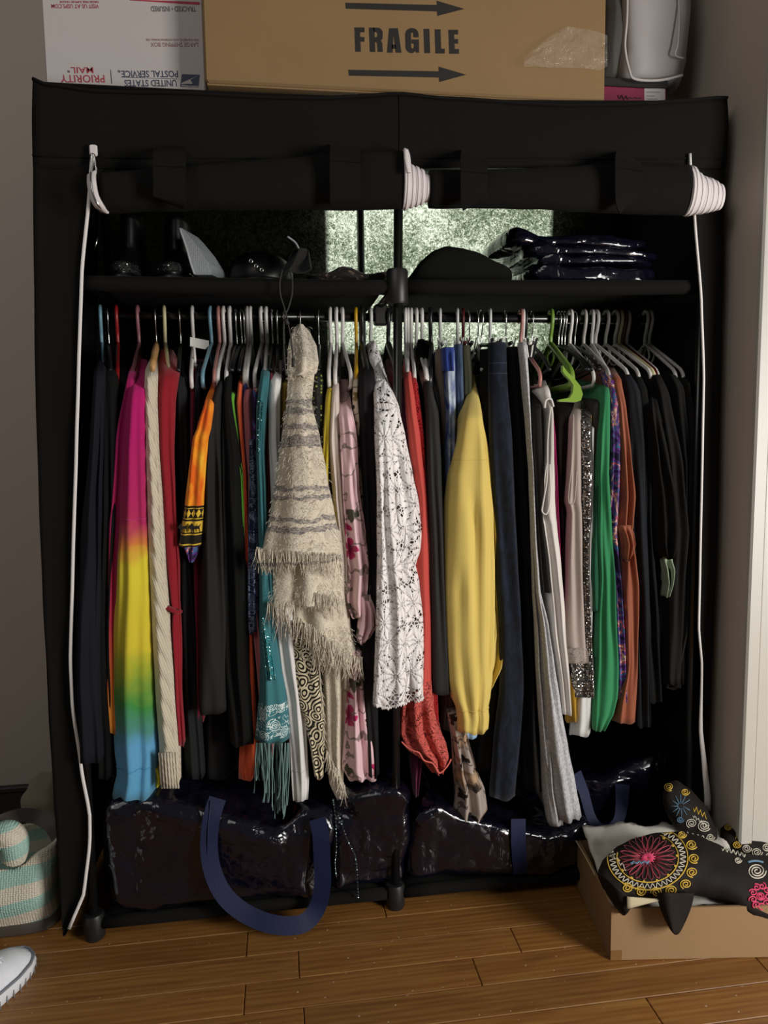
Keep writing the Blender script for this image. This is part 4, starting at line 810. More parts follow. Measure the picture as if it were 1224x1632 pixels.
garment('black_plum_dress', 'black plum dress on the lime green hanger', 'dress', 878, fab('black_plum', '190f12'),
        [(636, 886, 926), (700, 886, 916), (850, 892, 912), (1000, 896, 914), (1100, 898, 916)], None, None, yf=.03, wb=.008, full=False, depth=.25, ysh=30, ytop=.10)
hg = hanger(878, 'flat', 'green', 'with a broad flocked arm above the black plum dress', P(915, 620, .03).x)
gp = MB(); gp.prism([P(x_, y_, .035) for x_, y_ in ((897, 582), (904, 592), (917, 605), (925, 615), (929, 628), (926, 638), (918, 641), (891, 640), (891, 637), (908, 634), (913, 626), (914, 614), (909, 606), (901, 598), (897, 592))], (0, 1, 0), .012)
add_world(hg, gp, 'broad_arm', fab('green_flock', '7a9c38', .95, .1, .3, .4), False)
GR = fab('greige_rib', 'a89a92', .85, .06)
h = garment('greige_tank_shirt', 'greige tank top with a lace hem left of the silver sequins', 'tank top', 891, GR,
        [(638, 914, 930), (700, 912, 930), (760, 909, 931), (800, 906, 932), (815, 910, 933), (900, 907, 936), (1000, 906, 940), (1056, 908, 943)], ('wire', 'black'), 'greige tank top', parts=True, yf=.006, wb=.008, amp=.004, hem=.002, full=False, depth=.2, ysh=30, ytop=.10)
piece(h, 'lace_hem', m_lace('greige_lace', 'b0a39a', 70), [(1034, 907, 942), (1058, 908, 943)], yf=.002, depth=.02, ysh=0, rows=6, amp=.004, hem=.002)
MB().tube(curve([P(914, 660, .0), P(911, 740, -.002), P(906, 790, -.002), P(909, 803, -.003), P(916, 795, -.004), P(919, 750, -.004)], 5), .0016, 5).build('armhole_binding', GR, h)
SEQ = m_sequin('silver_sequins', 'd9d6d2', '3a3634', 300, .7)
h = garment('silver_sequin_shirt', 'dark grey top covered in silver sequins left of the green top', 'top', 896, SEQ,
        [(638, 927, 945), (700, 930, 948), (760, 932, 950), (800, 932, 949), (850, 934, 945), (870, 932, 942), (960, 934, 944), (1040, 936, 948), (1112, 938, 951)], ('wire', 'black'), 'silver sequin top', parts=True, yf=-.002, wb=.006, amp=.002, hem=0, full=False, depth=.2, ysh=30, ytop=.10)
piece(h, 'hem_panel', SEQ, [(1050, 913, 950), (1080, 914, 951), (1112, 917, 951)], yf=.012, depth=.03, ysh=0, rows=10, hem=0, amp=.003)
garment('mustard_hem_shirt', 'mustard top hem below the silver sequins', 'top', 901, fab('ochre', 'a07a1c'), [(640, 938, 946), (900, 930, 942), (1100, 904, 928), (1152, 906, 930)], ('wire', 'black'), 'ochre mustard top', yf=.025, wb=.005)
garment('white_hem_tee', 'white tee hem hanging between silver sequins and the green top', 'tee', 905, fab('white_cotton', 'c8c8c4', .9, .05), [(660, 942, 950), (900, 938, 946), (1105, 922, 946), (1150, 918, 948), (1174, 914, 946)], None, None, yf=.02, wb=.005)
garment('dark_grey_shirt', 'dark grey top on a white hanger left of the green top', 'top', 909, fab('dark_grey_knit', '3a3734'),
        [(625, 946, 957), (660, 946, 960), (740, 946, 958), (900, 944, 952)], ('tube', 'white'), 'dark grey top', yf=.02, wb=.005)
garment('green_tunic', 'emerald green tunic left of the rust brown blouse', 'tunic', 917, fab('emerald', '2f7d50'),
        [(604, 962, 974), (640, 962, 976), (700, 957, 976), (760, 954, 975), (850, 954, 981), (920, 958, 984), (1000, 956, 988), (1060, 954, 993), (1110, 951, 993), (1140, 950, 985), (1166, 949, 968)], ('wire', 'black'), 'emerald tunic', yf=.002, wb=.008, amp=.005, folds=3, hem=0, disp=pleats((-.4, -.7, .008, .2, .2, 1.2), (.5, .3, .006, .2, .4, 1.2)))
garment('dark_green_layer', 'shaded green under-layer with a raw hem left of the emerald tunic', 'top', 924, fab('shaded_emerald', '1c5238'),  # darker copy of the emerald, with shade put into the colour
        [(640, 956, 964), (800, 946, 960), (900, 943, 962), (976, 944, 964)], None, None, yf=.014, wb=.005)
garment('purple_print_shirt', 'purple multicoloured print top between green and rust brown', 'top', 944, m_multi('purple_multi'),
        [(582, 962, 972), (620, 974, 988), (700, 978, 994), (780, 976, 993), (830, 968, 991), (850, 966, 990), (884, 978, 988), (950, 982, 996), (1120, 988, 1004)], ('tube', 'white'), 'purple print top', yf=.004, wb=.006, hem=0)
RUST = fab('rust_satin', '8a4c34', .55, .08)
h = garment('rust_blouse', 'rust brown blouse with a gathered sleeve', 'blouse', 931, RUST,
        [(585, 970, 982), (605, 980, 994), (650, 988, 1002), (720, 992, 1010), (790, 993, 1018), (840, 990, 1014), (850, 993, 1010), (890, 996, 1016), (940, 996, 1022), (990, 1000, 1021), (1060, 1000, 1019), (1154, 984, 1018)], ('tube', 'grey'), 'rust blouse', parts=True, yf=-.004, wb=.008, amp=.006, folds=3, rows=60, hem=.002)
piece(h, 'gathered_cuff', RUST, [(838, 988, 1010), (852, 992, 1014), (870, 996, 1016), (884, 996, 1012), (893, 998, 1006)], yf=-.012, depth=.03, ysh=0, amp=.008, folds=5, rows=16)
TEE = [C_BLACK, fab('washed_black', '141312'), fab('slate_black', '191c20'), C_BLACK2, fab('graphite_knit', '1f1e1d')]
garment('black_tee', 'black tee with slate long hem right of the rust blouse', 'tee', 950, TEE[2], [(585, 990, 1002), (620, 1002, 1024), (700, 1008, 1034), (850, 1012, 1036), (1000, 1016, 1042), (1160, 1020, 1040)], ('tube', 'white'), 'slate black tee', yf=.01, wb=.008, amp=.006)
garment('black_tee', 'black tee on the pale grey hanger, second after the rust blouse', 'tee', 966, TEE[0], [(584, 1006, 1018), (620, 1018, 1036), (700, 1024, 1050), (832, 1022, 1046), (1000, 1030, 1056), (1120, 1036, 1060)], ('tube', 'grey'), 'second black tee', yf=.02, wb=.008, amp=.006)
garment('black_blouse', 'black flutter-sleeved blouse above the pale green cloth tip', 'blouse', 981, TEE[1], [(590, 1024, 1036), (640, 1036, 1052), (740, 1040, 1078), (800, 1046, 1092), (840, 1048, 1096), (870, 1052, 1088), (890, 1060, 1076)], ('tube', 'white'), 'black flutter blouse', yf=-.002, wb=.008, amp=.010, folds=4, hem=.004, full=False, depth=.2, ysh=60, ytop=.12)
hanger(988, 'tube', 'cream', 'with a pale arm end beside the black flutter blouse', P(1048, 640, .03).x)
garment('black_shirt', 'black top on the maroon hanger behind the flutter blouse', 'top', 994, TEE[3], [(585, 1028, 1040), (640, 1044, 1060), (800, 1058, 1084), (1000, 1050, 1080), (1098, 1062, 1090)], ('tube', 'maroon'), 'black top', yf=.03, wb=.008, amp=.006)
tag(piece(None, 'pale_green_cloth', fab('pale_sage', '8d9c84'), [(884, 1056, 1080), (910, 1060, 1083), (930, 1064, 1078), (952, 1062, 1070)], yf=.012, depth=.03, ysh=0, amp=.008, folds=4, rows=18, hem=.002), 'pale sage green cloth tip among the black tees', 'scarf', 'clothes hanging on the rod')
garment('washed_tee', 'washed black tee second from the right end of the rod', 'tee', 1000, TEE[1], [(586, 1040, 1052), (630, 1052, 1072), (740, 1064, 1096), (850, 1070, 1104), (960, 1066, 1094), (1092, 1064, 1088)], ('tube', 'grey'), 'washed black tee', yf=.008, wb=.008, amp=.006)
garment('black_sleeve_shirt', 'black long-sleeved top on the last but one white hanger', 'top', 1029, TEE[0], [(578, 1058, 1068), (620, 1076, 1096), (740, 1086, 1106), (850, 1086, 1106), (1000, 1080, 1100), (1090, 1076, 1094)], ('tube', 'white'), 'black long-sleeved top', yf=.02, wb=.008, amp=.005)
garment('graphite_knit', 'graphite knit sweater at the right end of the rod', 'sweater', 1036, TEE[4], [(588, 1078, 1088), (610, 1094, 1104), (660, 1100, 1112), (800, 1096, 1110), (1000, 1088, 1106), (1096, 1066, 1090)], ('tube', 'white'), 'graphite knit sweater', yf=.02, wb=.008, amp=.004)
# ------------------------------------------------------------------ boxes and bags on top of the wardrobe
ZT = 1.745
def text_mesh(s, size, xs=1, off=0, align='CENTER'):
    cu = bpy.data.curves.new('txt', 'FONT'); cu.body = s; cu.size = size; cu.align_x = align; cu.align_y = 'CENTER'; cu.offset = off; cu.extrude = .0003; cu.resolution_u = 3
    o = bpy.data.objects.new('txt', cu); COL.objects.link(o); dg = bpy.context.evaluated_depsgraph_get(); me = bpy.data.meshes.new_from_object(o.evaluated_get(dg)); bpy.data.objects.remove(o); bpy.data.curves.remove(cu)
    for v in me.vertices: v.co.x *= xs
    return me
def put_text(parent, name, s, px, py, Y, wpx, hpx, mat, off=0, flip=False):
    """lettering centred at a pixel of the photograph on the plane y = Y, wpx by hpx pixels large"""
    me = text_mesh(s, .1, 1, off*.1); xs = [v.co.x for v in me.vertices]; ys = [v.co.y for v in me.vertices]; w_, h_ = max(xs)-min(xs), max(ys)-min(ys); cx, cy = (max(xs)+min(xs))/2, (max(ys)+min(ys))/2
    a = P(px-wpx/2, py, Y); b = P(px+wpx/2, py, Y); t_ = P(px, py-hpx/2, Y); u_ = P(px, py+hpx/2, Y); W, H = (b-a).length, (t_-u_).length; c = P(px, py, Y); ang = math.atan2(b.z-a.z, b.x-a.x)
    f = -1 if flip else 1
    for v in me.vertices:
        lx = (v.co.x-cx)/w_*W*f; lz = (v.co.y-cy)/h_*H*f; lx, lz = lx*math.cos(ang)-lz*math.sin(ang), lx*math.sin(ang)+lz*math.cos(ang)
        v.co = Vector((c.x+lx, Y-v.co.z*1.0-.0004, c.z+lz))-wloc(parent)
    me.materials.clear(); me.materials.append(mat); o = bpy.data.objects.new(name, me); COL.objects.link(o); o.parent = parent; return o
def poly(parent, name, pts, Y, mat, th=.0004):
    return MB().prism([P(x_, y_, Y-th) for x_, y_ in pts], (0, 1, 0), th).build(name, mat, parent, smooth=False)
def m_card(name, a, b):
    t = NT(name); ob = t.obj(); n = t.noise(6, ob, 5); co = t.n('TexWave', {'Vector': ob, 'Scale': 95, 'Distortion': .4}, bands_direction='X').outputs[0]; sp = t.noise(400, ob, 2)
    t.P(Base_Color=t.mix(t.math('ADD', t.math('MULTIPLY', n, .7), t.math('MULTIPLY', sp, .3)), srgb(a), srgb(b)), Roughness=.8, Specular_IOR_Level=.25); t.bump(t.math('ADD', t.math('MULTIPLY', co, .4), n), .12, .002); return t.m
CARD = m_card('brown_cardboard', '7e6544', '8f7450'); INK = plain('black_box_ink', '1f1c1a', .8)
def carton(name, label, x0, x1, y0, y1, z0, h_, mat, cat='box', wob=.003):
    o = empty(name, ((x0+x1)/2, (y0+y1)/2, z0), label, cat)
    MB().cbox((x0, y0, z0), (x1, y1, z0+h_), .004).build('body', mat, o, smooth=False); return o
YB = .02
xa_, xb_ = P(325, 90, YB).x, P(965, 90, YB).x
fb = empty('fragile_box', ((xa_+xb_)/2, .2, ZT), 'large brown cardboard box printed FRAGILE with arrows on top of the wardrobe', 'box')
TZ = lambda x_: 0
zl_ = P(326, 148, YB).z; zr_ = P(963, 159, YB).z; zz0 = max(zl_, zr_)-.004
MB().cbox((xa_, YB, zz0), (xb_, .42, zz0+.36), .004).build('body', CARD, fb, smooth=False)
for x0, x1 in ((xa_+.004, (xa_+xb_)/2-.001), ((xa_+xb_)/2+.001, xb_-.004)): MB().box((x0, YB+.006, zz0-.0035), (x1, .41, zz0+.0005)).build('bottom_flap', CARD, fb, smooth=False)
def fpx(x_, y_): return (540+x_/5.564, y_/5.564)
def arcp(cx_, cy_, rx, ry, a0, a1, n=8): return [(cx_+rx*math.cos(math.radians(lerp(a0, a1, i/n))), cy_-ry*math.sin(math.radians(lerp(a0, a1, i/n)))) for i in range(n+1)]
LET = {'F': [[(138, 243), (228, 243), (228, 285), (190, 285), (190, 328), (228, 328), (228, 368), (192, 368), (196, 458), (147, 458)]],
       'R': [[(267, 245), (316, 245), (324, 460), (276, 460)], [(300, 245), (345, 245)]+arcp(342, 290, 47, 45, 80, 0, 6)+[(389, 315)]+arcp(360, 335, 28, 25, 0, -60, 4)+[(386, 385), (390, 460), (344, 460), (340, 385), (332, 372), (318, 370), (318, 330), (336, 330), (342, 318), (342, 296), (334, 284), (314, 284)]],
       'A': [[(446, 250), (524, 250), (556, 466), (504, 466), (486, 300), (478, 466), (428, 466)], [(470, 395), (505, 395), (508, 432), (468, 432)]],
       'G': [[(708, 330), (660, 330), (660, 300), (655, 288), (645, 288), (640, 300), (642, 415), (648, 430), (660, 430), (666, 415), (665, 386), (646, 386), (645, 350), (710, 350), (712, 466), (684, 466), (678, 450)]+[(660, 468), (640, 470)]+arcp(646, 415, 54, 56, 250, 180, 5)+arcp(648, 305, 59, 57, 180, 0, 12)],
       'I': [[(752, 256), (803, 256), (810, 470), (759, 470)]], 'L': [[(851, 260), (902, 260), (908, 432), (940, 432), (940, 473), (857, 473)]],
       'E': [[(972, 264), (1058, 264), (1058, 304), (1022, 304), (1024, 346), (1058, 346), (1058, 386), (1026, 386), (1028, 434), (1066, 434), (1066, 476), (980, 476)]]}
for ch, polys in LET.items():
    mb = MB()
    for pl in polys: mb.prism([P(*fpx(x_, y_), YB-.0006) for x_, y_ in pl], (0, 1, 0), .0006)
    mb.build('letter', INK, fb, smooth=False)
for ys_ in (0, 1):
    A_ = [(58, 24), (870, 44), (868, 6), (1112, 78), (874, 140), (872, 100), (62, 76)] if not ys_ else [(84, 618), (886, 632), (884, 590), (1128, 662), (890, 726), (888, 686), (90, 670)]
    MB().prism([P(*fpx(x_, y_), YB-.0006) for x_, y_ in A_], (0, 1, 0), .0006).build('arrow', INK, fb, smooth=False)
tt = NT('clear_packing_tape'); tt.P(Base_Color=(.9, .82, .7, 1), Roughness=.06, Alpha=.11, Specular_IOR_Level=.8); tt.bump(tt.noise(38, tt.obj(), 3, 1.5), 1.0, .010)
tape_top = [(835, 96), (850, 78), (870, 62), (890, 48), (904, 42), (930, 46), (950, 50), (968, 56)]; tape_bot = [(835, 106), (860, 106), (880, 108), (900, 108), (920, 108), (940, 110), (955, 112), (968, 106)]
def tape(u, v):
    a = interp(tape_top, lerp(835, 968, u))[0]; b = interp(tape_bot, lerp(835, 968, u))[0]; y_ = lerp(a, b, v); return P(lerp(835, 968, u), y_, YB-.004-.020*smooth01(1-u*.9)*(1-abs(v-.4))-.008*nz(u*6, v*5, 2))
MB().grid(tape, 30, 12).build('loose_tape', tt.m, fb)
# white postal box, printed upside down
WBOX = plain('white_box_board', 'b3aca9', .55, var=.02, bump=.03); RINK = plain('red_print', '9c2238', .6); BINK = plain('navy_print', '2a3350', .6); GINK = plain('grey_print', '4a4648', .6)
YW = .085
wl, wr = P(70, 80, YW).x, P(326, 80, YW).x
zw = 1.722
pb = empty('postal_box', ((wl+wr)/2, .2, zw), 'white postal shipping box standing upside down at the left on top of the wardrobe', 'box')
MB().cbox((wl, YW, zw), (wr, .38, zw+.34), .003).build('body', WBOX, pb, smooth=False)
def q_(x_, y_): return 60+x_/4.371, y_/4.371
RO = plain('rose_print', '8f6a6c', .6)
for tx, xx, yy, ww, hh, mm, of in (('UNITED STATES', 788, 580, 362, 46, BINK, .008), ('POSTAL SERVICE', 782, 516, 392, 46, BINK, .008), ('PRIORITY', 314, 549, 306, 52, RINK, .004), ('MAIL', 310, 490, 156, 42, RINK, .004),
        ('®', 216, 499, 18, 16, GINK, 0), ('®', 568, 498, 20, 18, GINK, 0), ('LARGE SHIPPING BOX', 953, 312, 330, 30, RO, .004), ('FOR DOMESTIC AND INTERNATIONAL USE', 938, 278, 364, 14, RO, 0),
        ('TRACKED • INSURED', 946, 63, 312, 36, GINK, .004), ('VISIT US AT USPS.COM', 262, 44, 330, 28, RINK, .004), ('ORDER FREE SUPPLIES ONLINE', 290, 14, 270, 14, RINK, 0)):
    x_, y_ = q_(xx, yy); put_text(pb, 'lettering' if len(tx) > 1 else 'registered_mark', tx, x_, y_, YW, ww/4.371, hh/4.371, mm, of, True)
def pq(name, pts, mat, e=0): return poly(pb, name, [q_(*p) for p in pts], YW-e, mat)
pq('red_stripe', [(640, -4), (1130, 14), (1130, 34), (640, 2)], RINK); pq('divider_line', [(506, 486), (511, 486), (518, 582), (512, 582)], GINK); pq('rule_line', [(582, 535), (976, 549), (976, 552), (582, 538)], BINK)
pq('eagle_logo', [(1004, 516), (1130, 520), (1120, 608), (992, 604)], BINK); pq('eagle_wing', [(1126, 524), (1002, 578), (1000, 584), (1080, 584), (1064, 556)], WBOX, .0005); pq('eagle_head', [(1120, 600), (1060, 598), (1004, 592), (1000, 598), (1060, 604), (1118, 606)], WBOX, .0005)
pq('red_edge', [(600, 628), (780, 634), (780, 640), (600, 634)], RINK)
# pink shoe box with black lid
sb = empty('shoe_box', (P(1010, 150, .1).x, .2, 1.74), 'pink shoe box with black lid and white end label beside the fragile box', 'box')
x0, x1 = P(968, 150, .12).x, P(1062, 150, .12).x; z0, z1, z2 = P(1010, 166, .12).z, P(1010, 139, .12).z, P(1010, 126, .12).z
MB().cbox((x0-.06, .12, z0), (x1, .40, z1), .002).build('body', plain('magenta_card', '7c1c40', .5), sb, smooth=False)
MB().cbox((x0-.063, .117, z1), (x1+.003, .403, z2), .002).build('lid', plain('black_card', '1b1a1a', .5), sb, smooth=False)
poly(sb, 'label', [(1027, 141), (1060, 141), (1060, 163), (1027, 163)], .12, WBOX)
MB().tube(curve([P(985+a, 156+b, .1195) for a, b in ((0, -4), (3, 2), (6, -4), (9, 3), (13, -3), (15, 2), (19, 0), (23, 1), (27, 0), (32, 1), (37, 0))], 4), .0014, 5).build('script_mark', plain('dark_magenta_print', '3a0c24', .6), sb)
for i, (yy, wv) in enumerate(((146, 22), (152, 14), (157, 18))): poly(sb, 'label_line', [(1030, yy), (1030+wv, yy), (1030+wv, yy+1.6), (1030, yy+1.6)], .1195, plain('label_grey', '8b8688', .7))
# white mesh laundry bag
def sack_fn(x0, x1, y0, y1, z0, ztop, e=.35, crum=.012, seed=0, nu=56, nv=34, sq=1.0, cs=1.0):
    mb = MB(); rings = []
    cx, cy = (x0+x1)/2, (y0+y1)/2
    for j in range(nv+1):
        ph = -math.pi/2+math.pi*j/nv; cz = abs(math.cos(ph))**e; sz = math.copysign(abs(math.sin(ph))**e, math.sin(ph)); ring = []
        for i in range(nu):
            th = 2*math.pi*i/nu; sx = math.copysign(abs(math.cos(th))**e, math.cos(th))*cz; sy = math.copysign(abs(math.sin(th))**e, math.sin(th))*cz
            x = cx+sx*(x1-x0)/2; y = cy+sy*(y1-y0)/2; zt = ztop(x, y) if callable(ztop) else ztop; z = z0+(sz+1)/2*(zt-z0)
            q = Vector((x, y, z)); n1 = noise.noise_vector(q*7*cs+Vector((seed, 0, 0))); n2 = noise.noise_vector(q*19*cs+Vector((0, seed, 0)))
            rid = 1-abs(nz(x*6*cs+seed, y*6*cs, z*6*cs))*3; rid += .5-abs(nz(x*14*cs, y*14*cs+seed, z*11*cs))*1.5
            q += n1*crum+n2*crum*.45+Vector((sx, sy, 0))*crum*.7*rid; q.z = max(q.z, z0); ring.append(q)
        rings.append(ring)
    return mb.loft(rings)
LB = fab('white_mesh_bag', '9d9896', .7, .05, .3); 
x0, x1 = P(1000, 60, .10).x, P(1104, 60, .10).x; zt0 = P(1050, 127, .10).z
lb = empty('laundry_bag', ((x0+x1)/2, .2, zt0), 'bulging white mesh storage bag with piped edges at the top right', 'bag')
sack_fn(x0, x1, .10, .36, zt0, zt0+.30, .3, .010, 4).build('body', LB, lb)
PB = fab('bag_piping', 'b5b0ad', .8)
MB().tube(curve([P(1000, -20, .095), P(999, 30, .092), P(996, 75, .092), P(1003, 112, .094), P(1012, 126, .097), P(1050, 128, .095), P(1088, 120, .097)], 6), .0028, 6).build('piping', PB, lb)
MB().tube(curve([P(1080, -20, .095), P(1082, 30, .089), P(1080, 70, .088), P(1076, 88, .090), P(1090, 93, .095)], 6), .0018, 6).build('piping', PB, lb)
gb = tag(sack_fn(P(966, 30, .13).x, P(1004, 30, .13).x, .13, .34, P(980, 126, .13).z, P(980, -40, .13).z, .45, .010, 9).build('grey_cloth_bundle', plain('grey_cloth', '4b4843', .8, bump=.3, bscale=60)), 'dark grey cloth bundle squeezed between the fragile box and the white bag', 'cloth')

# ------------------------------------------------------------------ things on the shelf
ZS = 1.366
GLB = plain('black_patent', '0b0b0c', .38, spec=.35); RH = m_sequin('rhinestones', 'b0b0b0', '101010', 330, .6)
def boot(px0, px1, Y, label, tilt):
    x0, x1 = P(px0, 430, Y).x, P(px1, 430, Y).x; cx = (x0+x1)/2; w_ = (x1-x0)/2
    o = empty('ankle_boot', (cx, Y+.1, ZS), label, 'boot', 'ankle boots on the shelf')
    rr = []
    for i in range(15):
        t_ = i/14; z = ZS+.012+.135*t_
        f = lerp(-.085, .0, smooth01((t_-.12)/.42)); b = .115; ww = w_*lerp(1, .72, smooth01((t_-.1)/.5))*(1 if t_ > .02 else .96)
        rr.append([Vector((cx+tilt*t_*.03+ww*math.sin(a), Y+.1+(f+b)/2-(b-f)/2*math.cos(a), z+.008*math.cos(a)*(t_ > .9))) for a in [k*math.pi/10 for k in range(20)]])
    MB().loft(rr).build('upper', GLB, o)
    MB().loft([[Vector((cx+w_*1.06*k_*math.sin(a), Y+.115-.105*k_*math.cos(a), ZS+zz)) for a in [k*math.pi/12 for k in range(24)]] for zz, k_ in ((0, .98), (.003, 1), (.011, 1), (.014, .98))]).build('sole', BLK2, o)
    MB().loft([[Vector((cx+w_*1.03*k_*math.sin(a), Y+.115-.103*k_*math.cos(a), ZS+zz)) for a in [k*math.pi/12 for k in range(24)]] for zz, k_ in ((.020, .98), (.024, 1.03), (.036, 1.0), (.040, .95))]).build('rhinestone_band', RH, o)
    return o
b1 = boot(160, 216, .05, 'black patent ankle boot with rhinestone band at the left end of the shelf', .2)
boot(238, 300, .05, 'black patent ankle boot with rhinestone band beside the grey clutch', .1)
MB().tube([P(150, 398, .045), P(153, 388, .04), P(155, 378, .042)], .0022, 6).build('zip_tag', STEEL, b1)
def m_scale():
    t = NT('grey_textured_leather'); vo = t.n('TexVoronoi', {'Vector': t.obj(), 'Scale': 260, 'Randomness': .3}); t.P(Base_Color=srgb('8a8f92'), Roughness=.45); t.bump(vo.outputs['Distance'], .6, .002); return t.m
gc = empty('grey_clutch', (P(305, 430, .06).x, .12, ZS), 'grey textured triangular clutch bag leaning between boot and hat on the shelf', 'bag')
MB().prism([P(285, 366, .06), P(289, 363, .06), P(298, 372, .06), P(318, 396, .06), P(333, 420, .06), P(338, 438, .06), P(310, 438, .06), P(298, 405, .06)], (.35, 1, 0), .07).build('body', m_scale(), gc, smooth=False)
MB().tube(curve([P(286, 364, .058), P(297, 395, .058), P(304, 420, .058), P(310, 437, .058)], 4), .0022, 6).build('piping', plain('grey_piping', 'a5aaac', .5), gc)
# round black cap with eyelets
capo = empty('peaked_hat', (P(420, 430, .12).x, .15, ZS), 'glossy black peaked cap with metal eyelets in the left half of the shelf', 'cap')
cx = P(415, 430, .13).x
MB().loft([[Vector((cx+.070*k_*math.cos(a), .15+.075*k_*math.sin(a), ZS+zz)) for a in [i*math.pi/14 for i in range(28)]] for zz, k_ in ((.0, .95), (.02, 1), (.04, .98), (.058, .85), (.070, .62), (.077, .3), (.079, .05))]).build('crown', GLB, capo)
br = MB(); br.grid(lambda u, v: Vector((cx+.062*math.cos(math.pi+u*math.pi)*(1+.25*v), .15+.075*math.sin(math.pi+u*math.pi)*(1+.5*v), ZS+.016-.010*v)), 20, 5); bo = br.build('brim', GLB, capo); bo.modifiers.new('s', 'SOLIDIFY').thickness = .003
for px, py in ((408, 424), (417, 430), (400, 416)):
    c = P(px, py, .068); MB().tube([c+Vector((.0034*math.cos(a), 0, .0034*math.sin(a))) for a in [i*math.pi/6 for i in range(12)]], .0012, 5, True).build('eyelet', STEEL, capo)
MB().tube(curve([P(458, 377, .10), P(470, 386, .10), P(476, 396, .098)], 5), .0022, 6).build('trim', plain('grey_piping', 'a5aaac', .5), capo)
# bandana hanging over the shelf edge with cord
PAIS = m_bandana('black_paisley', '1a1a1a', 'b9b5ae', 46)
bd = empty('paisley_hat', (P(478, 430, .04).x, .05, ZS), 'black and white paisley sun hat whose cord hangs down over the shelf edge', 'hat')
bm_ = MB(); bm_.grid(lambda u, v: P(lerp(lerp(470, 488, u), lerp(444, 494, u), v)+3*math.sin(u*9), lerp(398-3*math.sin(u*3.1), 438-10*u*v-2*math.sin(u*7), v), .045-.035*v+.010*math.sin(u*8+v*3)), 22, 16)
o = bm_.build('brim', PAIS, bd); o.modifiers.new('s', 'SOLIDIFY').thickness = .004
CORD = plain('black_cord', '2a2828', .7)
MB().tube(curve([P(450, 430, .0), P(446, 450, -.012), P(447, 470, -.01), P(453, 490, -.01), P(457, 505, -.012), P(460, 520, -.012), P(463, 535, -.012), P(466, 560, -.012), P(467, 574, -.012)], 5), .0016, 6).build('cord', CORD, bd)
MB().tube(curve([P(462, 432, .0), P(466, 450, -.012), P(465, 470, -.01), P(460, 490, -.01), P(453, 508, -.012), P(452, 540, -.012), P(454, 580, -.012), P(456, 598, -.012)], 5), .0016, 6).build('cord', CORD, bd)
MB().tube([P(467, 571, -.012), P(467, 585, -.012)], .0032, 8).build('cord_end', CORD, bd); MB().tube([P(455, 509, -.012), P(459, 517, -.012)], .004, 8).build('cord_knot', CORD, bd)
# pile of printed scarf, black bag, folded bags
def m_scarf():
    t = NT('dark_print_scarf'); n = t.noise(55, t.obj(), 3, 2); return base_fab(t, t.ramp(n, [(.4, srgb('121010')), (.56, srgb('241514')), (.62, srgb('7a6a5a')), (.66, srgb('141212')), (.72, srgb('5a1a18'))], 'CONSTANT'), .7)
x0, x1 = P(492, 430, .06).x, P(634, 430, .06).x
tag(sack_fn(x0, x1-.012, .045, .16, ZS, lambda x, y: ZS+.032+.008*math.sin(x*60), .7, .006, 2, cs=2).build('crumpled_scarf', m_scarf()), 'crumpled dark patterned scarf lying left of the centre pole on the shelf', 'scarf')
x0, x1 = P(655, 430, .07).x, P(812, 430, .07).x
bpx = [(655, 432), (675, 412), (695, 396), (712, 388), (735, 390), (760, 395), (790, 408), (812, 414), (830, 432)]
def ztopf(tab, Y):
    rows = [(P(a, b, Y).x, P(a, b, Y).z) for a, b in tab]; return lambda x, y: max(ZS+.01, interp(rows, x)[0])
tag(sack_fn(x0, x1+.01, .06, .20, ZS, ztopf(bpx, .08), .6, .006, 6).build('black_hat', fab('black_felt', '090908', .95)), 'soft black hat lying right of the centre pole on the shelf', 'hat')
def m_gloss(name, col, rough=.13, spec=.6):
    t = NT(name); ob = t.obj(); n0 = t.noise(5, ob, 3, out=1); ds = t.n('VectorMath', {0: ob, 1: t.map(n0, (.12,)*3)}, operation='ADD').outputs[0]
    v1 = t.n('TexVoronoi', {'Vector': ds, 'Scale': 8}, feature='DISTANCE_TO_EDGE').outputs['Distance']; v2 = t.n('TexVoronoi', {'Vector': ds, 'Scale': 21}, feature='DISTANCE_TO_EDGE').outputs['Distance']
    n1 = t.noise(11, ds, 3, .8); h_ = t.math('ADD', t.math('ADD', t.math('MULTIPLY', v1, 1.1), t.math('MULTIPLY', v2, .35)), t.math('MULTIPLY', n1, .8))
    t.P(Base_Color=srgb(col), Roughness=rough, Specular_IOR_Level=spec, Coat_Weight=.6, Coat_Roughness=.08); t.bump(h_, .6, .03); return t.m
NAVYG = m_gloss('navy_woven_plastic', '0b0b18')
FB = [((806, 1045), (372, 396), .07), ((840, 1062), (392, 412), .06), ((858, 1055), (408, 424), .055), ((850, 1060), (420, 436), .05)]
for k, ((a, b), (c_, d_), Y) in enumerate(reversed(FB)):
    x0, x1 = P(a, 410, Y).x, P(b, 410, Y).x; z0 = P(930, d_, Y).z; z1 = P(930, c_, Y).z
    if k == 0: z0 = ZS
    top = (lambda x, y, z1=z1, x0=x0: z1+(.022*math.exp(-((x-x0-.03)/.03)**2) if z1 > 1.40 else 0)+.004*math.sin(x*30))
    tag(sack_fn(x0, x1, Y-.01, .30, z0, top, .45, .006, 20+k, cs=1.6).build('folded_bag', NAVYG), ['folded navy plastic bag at the bottom of the shelf pile', 'folded navy plastic bag second from the bottom of the shelf pile', 'folded navy plastic bag just under the top one of the shelf pile', 'folded navy plastic bag on top of the pile with a raised corner'][k], 'bag', 'folded plastic bags on the shelf')

